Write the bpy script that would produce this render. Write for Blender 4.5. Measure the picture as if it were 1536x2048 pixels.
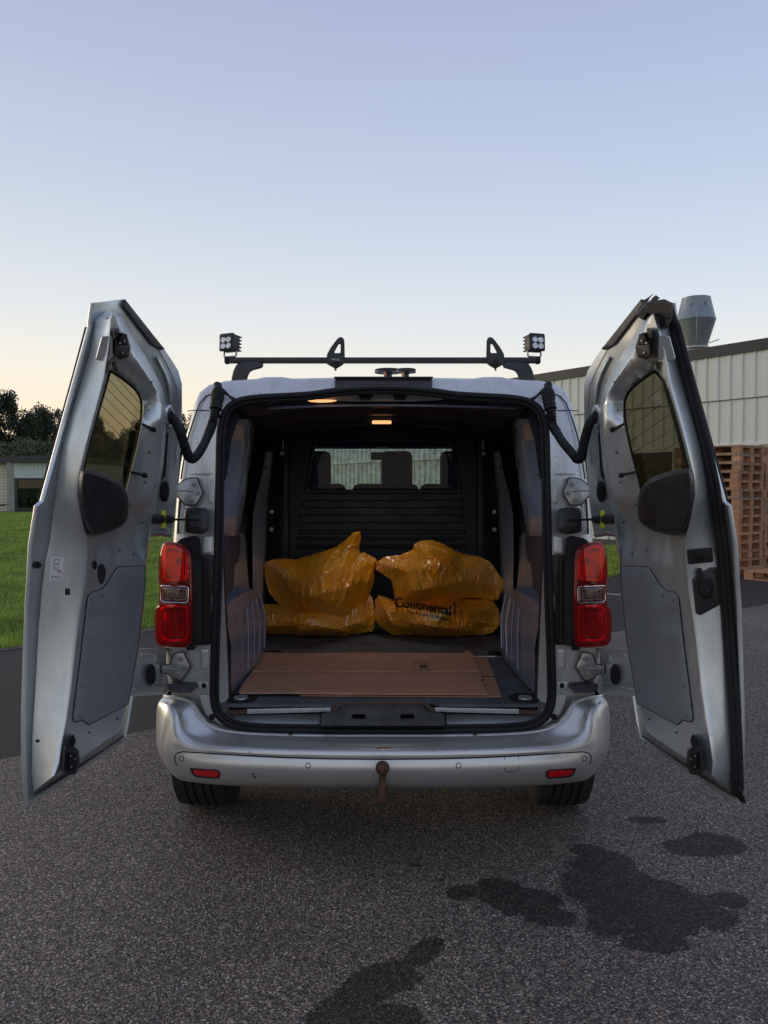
import bpy, bmesh, math, random
import numpy as np
from math import radians as R, sin, cos, pi, atan, sqrt
from mathutils import Vector, Matrix, noise
from mathutils.geometry import delaunay_2d_cdt
from mathutils.bvhtree import BVHTree

random.seed(7)
rng = np.random.default_rng(7)
scene = bpy.context.scene
C = scene.collection
for o in list(bpy.data.objects): bpy.data.objects.remove(o)

# ------------------------------------------------------------------ camera, sky, sun, exposure
CAMH = 1.46
F = 1538.0
TH = atan(49.0/F)
cam_d = bpy.data.cameras.new('camera'); cam = bpy.data.objects.new('camera', cam_d); C.objects.link(cam)
cam.location = (0, 0, CAMH); cam.rotation_euler = (pi/2-TH, 0, 0)
cam_d.sensor_width = 36; cam_d.lens = F/2048*36; cam_d.clip_end = 5000; cam_d.clip_start = .05
cam_d.shift_x = 2/2048
scene.camera = cam
scene.view_settings.view_transform = 'Standard'; scene.view_settings.look = 'None'
scene.view_settings.exposure = 0.22; scene.view_settings.gamma = 1
scene.view_settings.use_curve_mapping = False

SUN_EL, SUN_AZ = R(7), R(-62)          # low evening glow, to the left and ahead (azimuth from +Y, negative = left)
world = bpy.data.worlds.new('World'); scene.world = world; world.use_nodes = True
nt = world.node_tree; nt.nodes.clear()
def N(tree, typ, **kw):
    n = tree.nodes.new(typ)
    for k, v in kw.items(): setattr(n, k, v)
    return n
def srgb(r, g, b):
    f = lambda c: (c/255/12.92) if c/255 <= .04045 else ((c/255+.055)/1.055)**2.4
    return (f(r), f(g), f(b), 1)
wo = N(nt, 'ShaderNodeOutputWorld'); wb = N(nt, 'ShaderNodeBackground'); wb.inputs[1].default_value = .95
tc = N(nt, 'ShaderNodeTexCoord'); sep = N(nt, 'ShaderNodeSeparateXYZ')
nt.links.new(tc.outputs['Generated'], sep.inputs[0])
asn = N(nt, 'ShaderNodeMath', operation='ARCSINE'); nt.links.new(sep.outputs[2], asn.inputs[0])
mr = N(nt, 'ShaderNodeMapRange'); mr.inputs[1].default_value = 0; mr.inputs[2].default_value = pi/2
nt.links.new(asn.outputs[0], mr.inputs[0])
ramp = N(nt, 'ShaderNodeValToRGB'); nt.links.new(mr.outputs[0], ramp.inputs[0])
SKY = [(0, (238, 208, 174)), (2.5, (250, 224, 192)), (5.5, (250, 236, 212)), (8.5, (238, 236, 226)), (12, (222, 228, 232)), (16, (207, 218, 230)),
       (21, (191, 205, 225)), (27, (177, 191, 218)), (33, (168, 178, 210)), (60, (162, 173, 204)), (90, (156, 167, 198))]
els = ramp.color_ramp.elements
while len(els) > 1: els.remove(els[-1])
els[0].position = 0; els[0].color = srgb(*SKY[0][1])
for a, c in SKY[1:]:
    e = els.new(a/90); e.color = srgb(*c)
sky = N(nt, 'ShaderNodeTexSky', sky_type='NISHITA', sun_disc=False)
sky.sun_elevation = SUN_EL; sky.sun_rotation = SUN_AZ
skm = N(nt, 'ShaderNodeVectorMath', operation='SCALE'); skm.inputs['Scale'].default_value = .07
nt.links.new(sky.outputs[0], skm.inputs[0])
mx = N(nt, 'ShaderNodeMix', data_type='RGBA'); mx.inputs[0].default_value = .04
nt.links.new(ramp.outputs[0], mx.inputs[6]); nt.links.new(skm.outputs[0], mx.inputs[7])
# the warm side of the dusk sky: broad falloff round the set sun, and cooler opposite
dot = N(nt, 'ShaderNodeVectorMath', operation='DOT_PRODUCT'); nt.links.new(tc.outputs['Generated'], dot.inputs[0])
dot.inputs[1].default_value = (sin(SUN_AZ), cos(SUN_AZ), 0)
m2 = N(nt, 'ShaderNodeMapRange'); m2.inputs[1].default_value = -1; m2.inputs[2].default_value = 1; m2.inputs[3].default_value = 0; m2.inputs[4].default_value = 1
nt.links.new(dot.outputs['Value'], m2.inputs[0])
tint = N(nt, 'ShaderNodeMix', data_type='RGBA'); tint.inputs[6].default_value = (.84, .92, 1.05, 1); tint.inputs[7].default_value = (1.04, 1.0, .955, 1)
nt.links.new(m2.outputs[0], tint.inputs[0])
mul = N(nt, 'ShaderNodeMix', data_type='RGBA', blend_type='MULTIPLY'); mul.inputs[0].default_value = 1
nt.links.new(mx.outputs[2], mul.inputs[6]); nt.links.new(tint.outputs[2], mul.inputs[7])
nt.links.new(mul.outputs[2], wb.inputs[0]); nt.links.new(wb.outputs[0], wo.inputs[0])

sun_d = bpy.data.lights.new('sun', 'SUN'); sun_d.energy = .8; sun_d.angle = R(25); sun_d.color = (1, .82, .62)
sun = bpy.data.objects.new('sun', sun_d); C.objects.link(sun)
sd = Vector((sin(SUN_AZ)*cos(SUN_EL), cos(SUN_AZ)*cos(SUN_EL), sin(SUN_EL)))
sun.rotation_euler = sd.to_track_quat('Z', 'Y').to_euler()
sun.location = (-20, 10, 20)

# ------------------------------------------------------------------ measuring helpers: a sight line of the photograph met with a real surface
def ray(px, py):
    u = (px-766)/F; v = (1024-py)/F
    return Vector((u, cos(TH)+v*sin(TH), -sin(TH)+v*cos(TH)))
O0 = Vector((0, 0, CAMH))
def P(px, py, Y):
    d = ray(px, py); return O0 + d*(Y/d.y)
def G(px, py, z=0.0):
    d = ray(px, py); return O0 + d*((z-CAMH)/d.z)
def rake(z): return 0 if z < 1.0 else .135*min(z-1.0, 1.2)**1.15 + .06*max(0, z-1.35)
def S(px, py, d=0.0):
    """rear face of the van body (leans forward towards the roof), d metres further in"""
    r_ = ray(px, py); Y = 3.05
    for _ in range(6):
        Y = 3.05+d+rake(CAMH+r_.z*Y/r_.y)
    return O0 + r_*(Y/r_.y)
HG = Vector((-.88, 3.10, 0)); DN = Vector((.973, -.229, 0))
def D(px, py, n=0.0):
    """left rear door leaf swung wide, n metres in from its outer skin"""
    r_ = ray(px, py); k = r_.dot(DN); t = 2.5
    for _ in range(8):
        z = CAMH+r_.z*t
        t = (n+.19*max(0, z-1.0)**1.3+HG.dot(DN))/k
    return O0 + r_*t
def mirror_map(f): return lambda x, y, n=0.0: (lambda p: Vector((-p.x, p.y, p.z)))(f(x, y, n))

# ------------------------------------------------------------------ object helpers
def tag(o, label=None, cat=None, group=None, kind=None):
    if label: o['label'] = label
    if cat: o['category'] = cat
    if group: o['group'] = group
    if kind: o['kind'] = kind
    return o
def empty(name, loc, rz=0):
    o = bpy.data.objects.new(name, None); C.objects.link(o); o.location = loc; o.rotation_euler[2] = rz; o.empty_display_size = .2
    return o
def wl(o):
    if o.type != 'EMPTY': return Vector((0, 0, 0))
    v = Vector((0, 0, 0))
    while o is not None:
        if o.type == 'EMPTY': v += o.location
        o = o.parent
    return v
def link(o, parent=None, local=False):
    C.objects.link(o)
    if parent is not None:
        o.parent = parent
        if not local: o.matrix_parent_inverse = Matrix.Translation(-wl(parent))
    return o
def mesh(name, verts, faces, mat, parent=None, smooth=35, local=False, fix=True):
    me = bpy.data.meshes.new(name); me.from_pydata([tuple(v) for v in verts], [], faces)
    if fix:
        bm = bmesh.new(); bm.from_mesh(me); bmesh.ops.remove_doubles(bm, verts=bm.verts, dist=1e-5)
        bmesh.ops.recalc_face_normals(bm, faces=bm.faces); bm.to_mesh(me); bm.free()
    if smooth:
        me.shade_smooth(); me.set_sharp_from_angle(angle=R(smooth))
    me.materials.append(mat)
    o = bpy.data.objects.new(name, me)
    return link(o, parent, local)
def area(p): return sum(p[i][0]*p[(i+1) % len(p)][1]-p[(i+1) % len(p)][0]*p[i][1] for i in range(len(p)))/2
def offset(poly, d):
    """move a closed outline inward by d"""
    n = len(poly); s = 1 if area(poly) > 0 else -1; out = []
    for i in range(n):
        a, b, c = Vector(poly[i-1]), Vector(poly[i]), Vector(poly[(i+1) % n])
        e1 = (b-a); e2 = (c-b)
        if e1.length < 1e-9 or e2.length < 1e-9: out.append(tuple(b)); continue
        e1.normalize(); e2.normalize()
        n1 = Vector((-e1.y, e1.x))*s; n2 = Vector((-e2.y, e2.x))*s
        m = n1+n2
        if m.length < .3: m = n1
        m.normalize(); k = d/max(.5, m.dot(n1)); out.append((b.x+m.x*k, b.y+m.y*k))
    return out
def rounded(poly, r, seg=4):
    out = []; n = len(poly)
    for i in range(n):
        a, b, c = Vector(poly[i-1]), Vector(poly[i]), Vector(poly[(i+1) % n])
        d1 = (a-b); d2 = (c-b); rr = min(r, d1.length*.45, d2.length*.45)
        p1 = b+d1.normalized()*rr; p2 = b+d2.normalized()*rr
        for k in range(seg+1):
            t = k/seg; out.append(tuple(p1*(1-t)**2+b*2*t*(1-t)+p2*t*t))
    return out
def smoothloop(poly, it=1):
    for _ in range(it):
        n = len(poly); q = []
        for i in range(n):
            a, b = Vector(poly[i]), Vector(poly[(i+1) % n]); q += [tuple(a*.75+b*.25), tuple(a*.25+b*.75)]
        poly = q
    return poly
def inside(p, poly):
    x, y = p; c = False; n = len(poly); j = n-1
    for i in range(n):
        if (poly[i][1] > y) != (poly[j][1] > y) and x < (poly[j][0]-poly[i][0])*(y-poly[i][1])/(poly[j][1]-poly[i][1])+poly[i][0]: c = not c
        j = i
    return c
def tri(outer, holes=(), step=None):
    vs = [Vector(p) for p in outer]; es = [(i, (i+1) % len(outer)) for i in range(len(outer))]
    for h in holes:
        b = len(vs); vs += [Vector(p) for p in h]; es += [(b+i, b+(i+1) % len(h)) for i in range(len(h))]
    if step:
        xs = [p[0] for p in outer]; ys = [p[1] for p in outer]
        x = min(xs)+step/2
        while x < max(xs):
            y = min(ys)+step/2
            while y < max(ys):
                if inside((x, y), outer) and not any(inside((x, y), h) for h in holes): vs.append(Vector((x, y)))
                y += step
            x += step
    v, e, f, *_ = delaunay_2d_cdt(vs, es, [], 1, 1e-4)
    fs = []
    for q in f:
        c = sum((v[i] for i in q), Vector((0, 0)))/len(q)
        if inside(c, outer) and not any(inside(c, h) for h in holes): fs.append(tuple(q))
    return [tuple(p) for p in v], fs
def slab(name, outer, m, n1, n0, mat, parent=None, holes=(), bev=0, bevn=None, step=None, smooth=35, back=True):
    """thick plate: outline in (a, b), surface map m(a, b, n), from n0 (back) to n1 (front), with a rounded front edge"""
    bevn = bevn if bevn is not None else 0
    dn = 1 if n1 > n0 else -1
    V = []; Fc = []
    def add(p, n): V.append(m(p[0], p[1], n)); return len(V)-1
    loops = []
    for k, lp in enumerate([outer]+list(holes)):
        sgn = 1 if k == 0 else -1
        rs = [(lp, n0)]
        if bev:
            rs += [(lp, n1-dn*bevn), (offset(lp, sgn*bev*.3), n1-dn*bevn*.3)]
            last = offset(lp, sgn*bev)
        else: last = lp
        prev = None
        for q, n in rs+[(last, n1)]:
            ids = [add(p, n) for p in q]
            if prev:
                for i in range(len(q)): Fc.append((prev[i], prev[(i+1) % len(q)], ids[(i+1) % len(q)], ids[i]))
            prev = ids
        loops.append(last)
    v, f = tri(loops[0], loops[1:], step); b = len(V); V += [m(p[0], p[1], n1) for p in v]; Fc += [tuple(b+i for i in q) for q in f]
    if back:
        v, f = tri(outer, holes, step); b = len(V); V += [m(p[0], p[1], n0) for p in v]; Fc += [tuple(b+i for i in reversed(q)) for q in f]
    return mesh(name, V, Fc, mat, parent, smooth)
def box(name, c, s, mat, parent=None, bev=0.0, rot=0, local=False, smooth=35):
    bm = bmesh.new(); bmesh.ops.create_cube(bm, size=1)
    for v in bm.verts: v.co = Vector((v.co.x*s[0], v.co.y*s[1], v.co.z*s[2]))
    if bev: bmesh.ops.bevel(bm, geom=bm.edges[:]+bm.verts[:], offset=bev, segments=2, affect='EDGES', profile=.5)
    if rot: bmesh.ops.rotate(bm, verts=bm.verts, matrix=Matrix.Rotation(rot, 3, 'Z'))
    for v in bm.verts: v.co += Vector(c)
    me = bpy.data.meshes.new(name); bm.to_mesh(me); bm.free()
    if bev: me.shade_smooth(); me.set_sharp_from_angle(angle=R(smooth))
    me.materials.append(mat); o = bpy.data.objects.new(name, me)
    return link(o, parent, local)
def catmull(pts, n):
    pts = [Vector(p) for p in pts]; Q = [pts[0]*2-pts[1]]+pts+[pts[-1]*2-pts[-2]]; out = []
    for i in range(1, len(Q)-2):
        for k in range(n):
            t = k/n; a, b, c, d = Q[i-1:i+3]
            out.append(.5*((2*b)+(c-a)*t+(2*a-5*b+4*c-d)*t*t+(3*b-a-3*c+d)*t**3))
    out.append(pts[-1]); return out
def tube(name, pts, r, mat, parent=None, seg=10, closed=False, rf=None, caps=True):
    n = len(pts); V = []; Fc = []; up = Vector((.13, .2, 1)).normalized(); pu = None
    for i in range(n):
        a = pts[i-1] if (i or closed) else pts[0]; b = pts[(i+1) % n] if (i < n-1 or closed) else pts[-1]
        t = (b-a).normalized()
        u = (pu if pu is not None else up); u = (u-t*u.dot(t))
        if u.length < 1e-4: u = t.orthogonal()
        u.normalize(); pu = u; w = t.cross(u)
        rr = r if rf is None else r*rf(i/(n-1))
        for k in range(seg):
            an = 2*pi*k/seg; V.append(pts[i]+(u*cos(an)+w*sin(an))*rr)
    m_ = n if closed else n-1
    for i in range(m_):
        for k in range(seg):
            j = (i+1) % n; Fc.append((i*seg+k, i*seg+(k+1) % seg, j*seg+(k+1) % seg, j*seg+k))
    if caps and not closed: Fc += [tuple(range(seg))[::-1], tuple((n-1)*seg+k for k in range(seg))]
    return mesh(name, V, Fc, mat, parent, 40, fix=not closed)
def grid(name, rows, mat, parent=None, smooth=35, close=False, thick=0):
    V = [p for r_ in rows for p in r_]; w = len(rows[0]); Fc = []
    for i in range(len(rows)-1):
        for j in range(w if close else w-1):
            Fc.append((i*w+j, i*w+(j+1) % w, (i+1)*w+(j+1) % w, (i+1)*w+j))
    o = mesh(name, V, Fc, mat, parent, smooth)
    if thick:
        s = o.modifiers.new('s', 'SOLIDIFY'); s.thickness = thick; s.offset = -1
    return o
def lathe(name, prof, seg, mat, parent=None, axis='Z', loc=(0, 0, 0), smooth=35, fix=True):
    V = []; Fc = []; n = len(prof)
    for k in range(seg):
        a = 2*pi*k/seg
        for r_, h in prof:
            p = Vector((r_*cos(a), r_*sin(a), h))
            if axis == 'Y': p = Vector((p.x, p.z, p.y))
            if axis == 'X': p = Vector((p.z, p.x, p.y))
            V.append(p+Vector(loc))
    for k in range(seg):
        for i in range(n-1):
            j = (k+1) % seg; Fc.append((k*n+i, j*n+i, j*n+i+1, k*n+i+1))
    if prof[0][0] > 1e-6: Fc.append(tuple(k*n for k in range(seg)))
    if prof[-1][0] > 1e-6: Fc.append(tuple(k*n+n-1 for k in range(seg))[::-1])
    return mesh(name, V, Fc, mat, parent, smooth, fix=fix)
def ell(cx, cy, rx, ry, n=20): return [(cx+rx*cos(2*pi*i/n), cy+ry*sin(2*pi*i/n)) for i in range(n)]
def rect(x0, y0, x1, y1): return [(x0, y0), (x1, y0), (x1, y1), (x0, y1)]
def mirx(x): return 1532-x

# ------------------------------------------------------------------ materials
def new_mat(name):
    m = bpy.data.materials.new(name); m.use_nodes = True; t = m.node_tree
    return m, t, t.nodes['Principled BSDF']
def noise_tex(t, scale, detail=4, rough=.6, coord='Object', sc=None):
    co = N(t, 'ShaderNodeTexCoord'); n = N(t, 'ShaderNodeTexNoise'); n.inputs['Scale'].default_value = scale
    n.inputs['Detail'].default_value = detail; n.inputs['Roughness'].default_value = rough
    if sc:
        mp = N(t, 'ShaderNodeMapping'); mp.inputs['Scale'].default_value = sc
        t.links.new(co.outputs[coord], mp.inputs[0]); t.links.new(mp.outputs[0], n.inputs['Vector'])
    else: t.links.new(co.outputs[coord], n.inputs['Vector'])
    return n
def ramp_node(t, src, stops):
    r_ = N(t, 'ShaderNodeValToRGB'); e = r_.color_ramp.elements
    while len(e) > 1: e.remove(e[-1])
    e[0].position = stops[0][0]; e[0].color = (*stops[0][1], 1)
    for p, c in stops[1:]:
        q = e.new(p); q.color = (*c, 1)
    t.links.new(src, r_.inputs[0]); return r_
def bump_node(t, b, h, strength, dist=.01, prev=None):
    n = N(t, 'ShaderNodeBump'); n.inputs['Strength'].default_value = strength; n.inputs['Distance'].default_value = dist
    t.links.new(h, n.inputs['Height'])
    if prev: t.links.new(prev.outputs[0], n.inputs['Normal'])
    t.links.new(n.outputs[0], b.inputs['Normal']); return n
def mat(name, col, rough=.5, metal=0, coat=0, var=.15, vs=6, bump=0, bs=60, bd=.003, spec=.5, sc=None, rv=.12):
    m, t, b = new_mat(name)
    n = noise_tex(t, vs, 5, .65, sc=sc)
    lo = tuple(c*(1-var) for c in col); hi = tuple(min(1, c*(1+var)) for c in col)
    r_ = ramp_node(t, n.outputs[0], [(.3, lo), (.7, hi)]); t.links.new(r_.outputs[0], b.inputs['Base Color'])
    mr_ = N(t, 'ShaderNodeMapRange'); mr_.inputs[1].default_value = .3; mr_.inputs[2].default_value = .7
    mr_.inputs[3].default_value = max(.02, rough-rv); mr_.inputs[4].default_value = min(1, rough+rv)
    n2 = noise_tex(t, vs*2.7, 5, .7); t.links.new(n2.outputs[0], mr_.inputs[0]); t.links.new(mr_.outputs[0], b.inputs['Roughness'])
    b.inputs['Metallic'].default_value = metal; b.inputs['Coat Weight'].default_value = coat; b.inputs['Specular IOR Level'].default_value = spec
    if bump:
        n3 = noise_tex(t, bs, 4, .6); bump_node(t, b, n3.outputs[0], bump, bd)
    return m
def paint(name, col, dirt=.35, rough=.34, metal=.55):
    """silver van paint: flake metallic with road film and specks"""
    m, t, b = new_mat(name)
    n = noise_tex(t, 3.2, 6, .7); n2 = noise_tex(t, 130, 3, .55); n3 = noise_tex(t, 14, 6, .75, sc=(1, 1, .35))
    base = ramp_node(t, n.outputs[0], [(.3, tuple(c*.93 for c in col)), (.7, tuple(c*1.05 for c in col))])
    film = N(t, 'ShaderNodeMix', data_type='RGBA'); film.inputs[7].default_value = (.25, .235, .20, 1)
    fr = ramp_node(t, n3.outputs[0], [(.48, (0, 0, 0)), (.78, (dirt, dirt, dirt))])
    t.links.new(fr.outputs[0], film.inputs[0]); t.links.new(base.outputs[0], film.inputs[6])
    sp = ramp_node(t, n2.outputs[0], [(.64, (0, 0, 0)), (.69, (dirt*1.6,)*3)])
    mix2 = N(t, 'ShaderNodeMix', data_type='RGBA'); mix2.inputs[7].default_value = (.07, .06, .05, 1)
    t.links.new(sp.outputs[0], mix2.inputs[0]); t.links.new(film.outputs[2], mix2.inputs[6]); t.links.new(mix2.outputs[2], b.inputs['Base Color'])
    b.inputs['Metallic'].default_value = metal
    mr_ = N(t, 'ShaderNodeMapRange'); mr_.inputs[1].default_value = .35; mr_.inputs[2].default_value = .75; mr_.inputs[3].default_value = rough; mr_.inputs[4].default_value = rough+.22
    t.links.new(n3.outputs[0], mr_.inputs[0]); t.links.new(mr_.outputs[0], b.inputs['Roughness'])
    b.inputs['Coat Weight'].default_value = .35; b.inputs['Coat Roughness'].default_value = .15
    nb = noise_tex(t, 5, 2, .5); bump_node(t, b, nb.outputs[0], .10, .004)
    return m
def facing(t, f0=.045):
    lw = N(t, 'ShaderNodeLayerWeight'); lw.inputs[0].default_value = .5
    pw = N(t, 'ShaderNodeMath', operation='POWER'); pw.inputs[1].default_value = 5; t.links.new(lw.outputs['Facing'], pw.inputs[0])
    ma = N(t, 'ShaderNodeMath', operation='MULTIPLY_ADD'); ma.inputs[1].default_value = 1-f0; ma.inputs[2].default_value = f0; t.links.new(pw.outputs[0], ma.inputs[0]); return ma
def bumper_mat():
    m, t, b = new_mat('bumper_paint_smooth'); n = noise_tex(t, 2.0, 4, .6); r_ = ramp_node(t, n.outputs[0], [(.3, (.57, .575, .555)), (.7, (.62, .625, .605))])
    n2 = noise_tex(t, 220, 2, .5); sp = ramp_node(t, n2.outputs[0], [(.68, (1, 1, 1)), (.73, (.45, .42, .38))]); mm = N(t, 'ShaderNodeMix', data_type='RGBA', blend_type='MULTIPLY'); mm.inputs[0].default_value = 1
    t.links.new(r_.outputs[0], mm.inputs[6]); t.links.new(sp.outputs[0], mm.inputs[7]); t.links.new(mm.outputs[2], b.inputs['Base Color'])
    b.inputs['Metallic'].default_value = .72; b.inputs['Roughness'].default_value = .38; b.inputs['Coat Weight'].default_value = .5; b.inputs['Coat Roughness'].default_value = .08
    return m
def glass(name, tint_, rough=.0, refl=.045, smudge_haze=0):
    m = bpy.data.materials.new(name); m.use_nodes = True; t = m.node_tree; t.nodes.clear()
    out = N(t, 'ShaderNodeOutputMaterial'); tr = N(t, 'ShaderNodeBsdfTransparent'); tr.inputs[0].default_value = (*tint_, 1)
    gl = N(t, 'ShaderNodeBsdfGlossy'); gl.inputs['Roughness'].default_value = rough; fr = facing(t, refl)
    mix = N(t, 'ShaderNodeMixShader'); t.links.new(fr.outputs[0], mix.inputs[0]); t.links.new(tr.outputs[0], mix.inputs[1]); t.links.new(gl.outputs[0], mix.inputs[2])
    last = mix
    if smudge_haze:
        n = noise_tex(t, 22, 8, .8); n2 = noise_tex(t, 60, 6, .9, sc=(1, 1, .3)); mm = N(t, 'ShaderNodeMath', operation='MULTIPLY')
        t.links.new(n.outputs[0], mm.inputs[0]); t.links.new(n2.outputs[0], mm.inputs[1])
        r_ = ramp_node(t, mm.outputs[0], [(.2, (0, 0, 0)), (.42, (smudge_haze,)*3)])
        df = N(t, 'ShaderNodeBsdfDiffuse'); df.inputs[0].default_value = (.16, .22, .72, 1)  # blue of the scratched film is a painted bluish haze
        m3 = N(t, 'ShaderNodeMixShader'); t.links.new(r_.outputs[0], m3.inputs[0]); t.links.new(mix.outputs[0], m3.inputs[1]); t.links.new(df.outputs[0], m3.inputs[2]); last = m3
    t.links.new(last.outputs[0], out.inputs[0]); return m
def emit(name, col, s):
    m, t, b = new_mat(name); b.inputs['Base Color'].default_value = (*col, 1)
    b.inputs['Emission Color'].default_value = (*col, 1); b.inputs['Emission Strength'].default_value = s; b.inputs['Roughness'].default_value = .3
    return m

M_silver = paint('silver_paint', (.60, .605, .59), .40, .36, .55)
M_door = paint('door_inner_paint', (.63, .67, .675), .12, .30, .80)
M_bump = bumper_mat()
M_inner = paint('cargo_inner_paint', (.50, .55, .68), .05, .26, .6)  # blue in the base colour stands in for cool skylight and sheen
M_inner2 = paint('wheel_arch_paint', (.34, .375, .48), .18, .24, .55)
M_rubber = mat('black_rubber', (.010, .010, .011), .60, spec=.3, var=.3, vs=20, bump=.3, bs=90)
M_plastic = mat('black_plastic', (.016, .016, .018), .42, var=.2, vs=9, bump=.15, bs=220, bd=.001)
M_plastic2 = mat('charcoal_plastic', (.028, .028, .031), .5, var=.25, vs=8, bump=.2, bs=200, bd=.001)
M_dusty = mat('dusty_black_plastic', (.05, .048, .046), .7, var=.5, vs=14, bump=.3, bs=80)
M_steel = mat('hinge_steel', (.36, .36, .34), .42, .6, var=.25, vs=20, bump=.15, bs=60)
M_alu = mat('aluminium_strip', (.45, .48, .50), .38, .6, var=.2, vs=16, bump=.1)
M_floor = mat('cargo_floor_mat', (.07, .073, .08), .62, var=.4, vs=5, bump=.3, bs=150, bd=.002)
M_panel = mat('grey_door_panel', (.20, .215, .225), .40, .1, var=.08, vs=3, bump=.2, bs=12, bd=.004)
M_ply = mat('side_trim_panel', (.085, .09, .12), .5, .2, var=.25, vs=4, bump=.1)  # albedo made bluish in place of bluish light in the hold
M_bulk = mat('bulkhead_plastic', (.042, .044, .062), .45, var=.2, vs=3, bump=.1, bs=140, bd=.001)  # bluish albedo, skylight put into the plastic's colour
M_seat = mat('seat_cloth', (.02, .026, .065), .8, var=.2, vs=30)
M_yellow = mat('yellow_clip', (.55, .6, .02), .45)
M_white = mat('sticker_white', (.62, .64, .64), .5, var=.04)
M_rust = mat('rusty_tow_ball', (.10, .045, .028), .65, .35, var=.5, vs=60, bump=.5, bs=120)
M_under = mat('underbody_black', (.008, .008, .008), .9)
M_chrome = mat('lamp_reflector', (.75, .76, .78), .12, 1.0, var=.05)
M_tint = glass('dark_door_glass', (.49, .475, .39))
M_clear = glass('clear_glass', (.80, .86, .80))
M_scratch = glass('scratched_screen', (.74, .80, .82), refl=.012, smudge_haze=.42)
M_defrost = mat('heater_wire', (.05, .03, .015), .6)
M_orange_lamp = emit('amber_lamp_glow', (1, .48, .20), 1.05)
M_red_refl = mat('red_reflector', (.50, .006, .008), .18, var=.15, vs=80, coat=.6, bump=.5, bs=300, bd=.001)
M_red_in = mat('red_lamp_inner', (.95, .10, .06), .14, .6, var=.25, vs=50, coat=.4)
M_red_dark = mat('red_lamp_bulb', (.22, .01, .01), .25)
M_clear_in = mat('clear_lamp_inner', (.45, .36, .34), .2, .4, var=.15, vs=60)

def lens_mat(name, col):
    m = bpy.data.materials.new(name); m.use_nodes = True; t = m.node_tree; t.nodes.clear()
    out = N(t, 'ShaderNodeOutputMaterial'); tr = N(t, 'ShaderNodeBsdfTransparent'); tr.inputs[0].default_value = (*col, 1)
    gl = N(t, 'ShaderNodeBsdfGlossy'); gl.inputs['Roughness'].default_value = .06
    df = N(t, 'ShaderNodeBsdfTranslucent'); df.inputs[0].default_value = (*col, 1)
    fr = facing(t)
    a = N(t, 'ShaderNodeMixShader'); a.inputs[0].default_value = .08; t.links.new(tr.outputs[0], a.inputs[1]); t.links.new(df.outputs[0], a.inputs[2])
    b = N(t, 'ShaderNodeMixShader'); t.links.new(fr.outputs[0], b.inputs[0]); t.links.new(a.outputs[0], b.inputs[1]); t.links.new(gl.outputs[0], b.inputs[2])
    t.links.new(b.outputs[0], out.inputs[0]); return m
M_redlens = lens_mat('red_lens', (.92, .03, .02)); M_clearlens = lens_mat('clear_lens', (.85, .78, .76))

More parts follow.
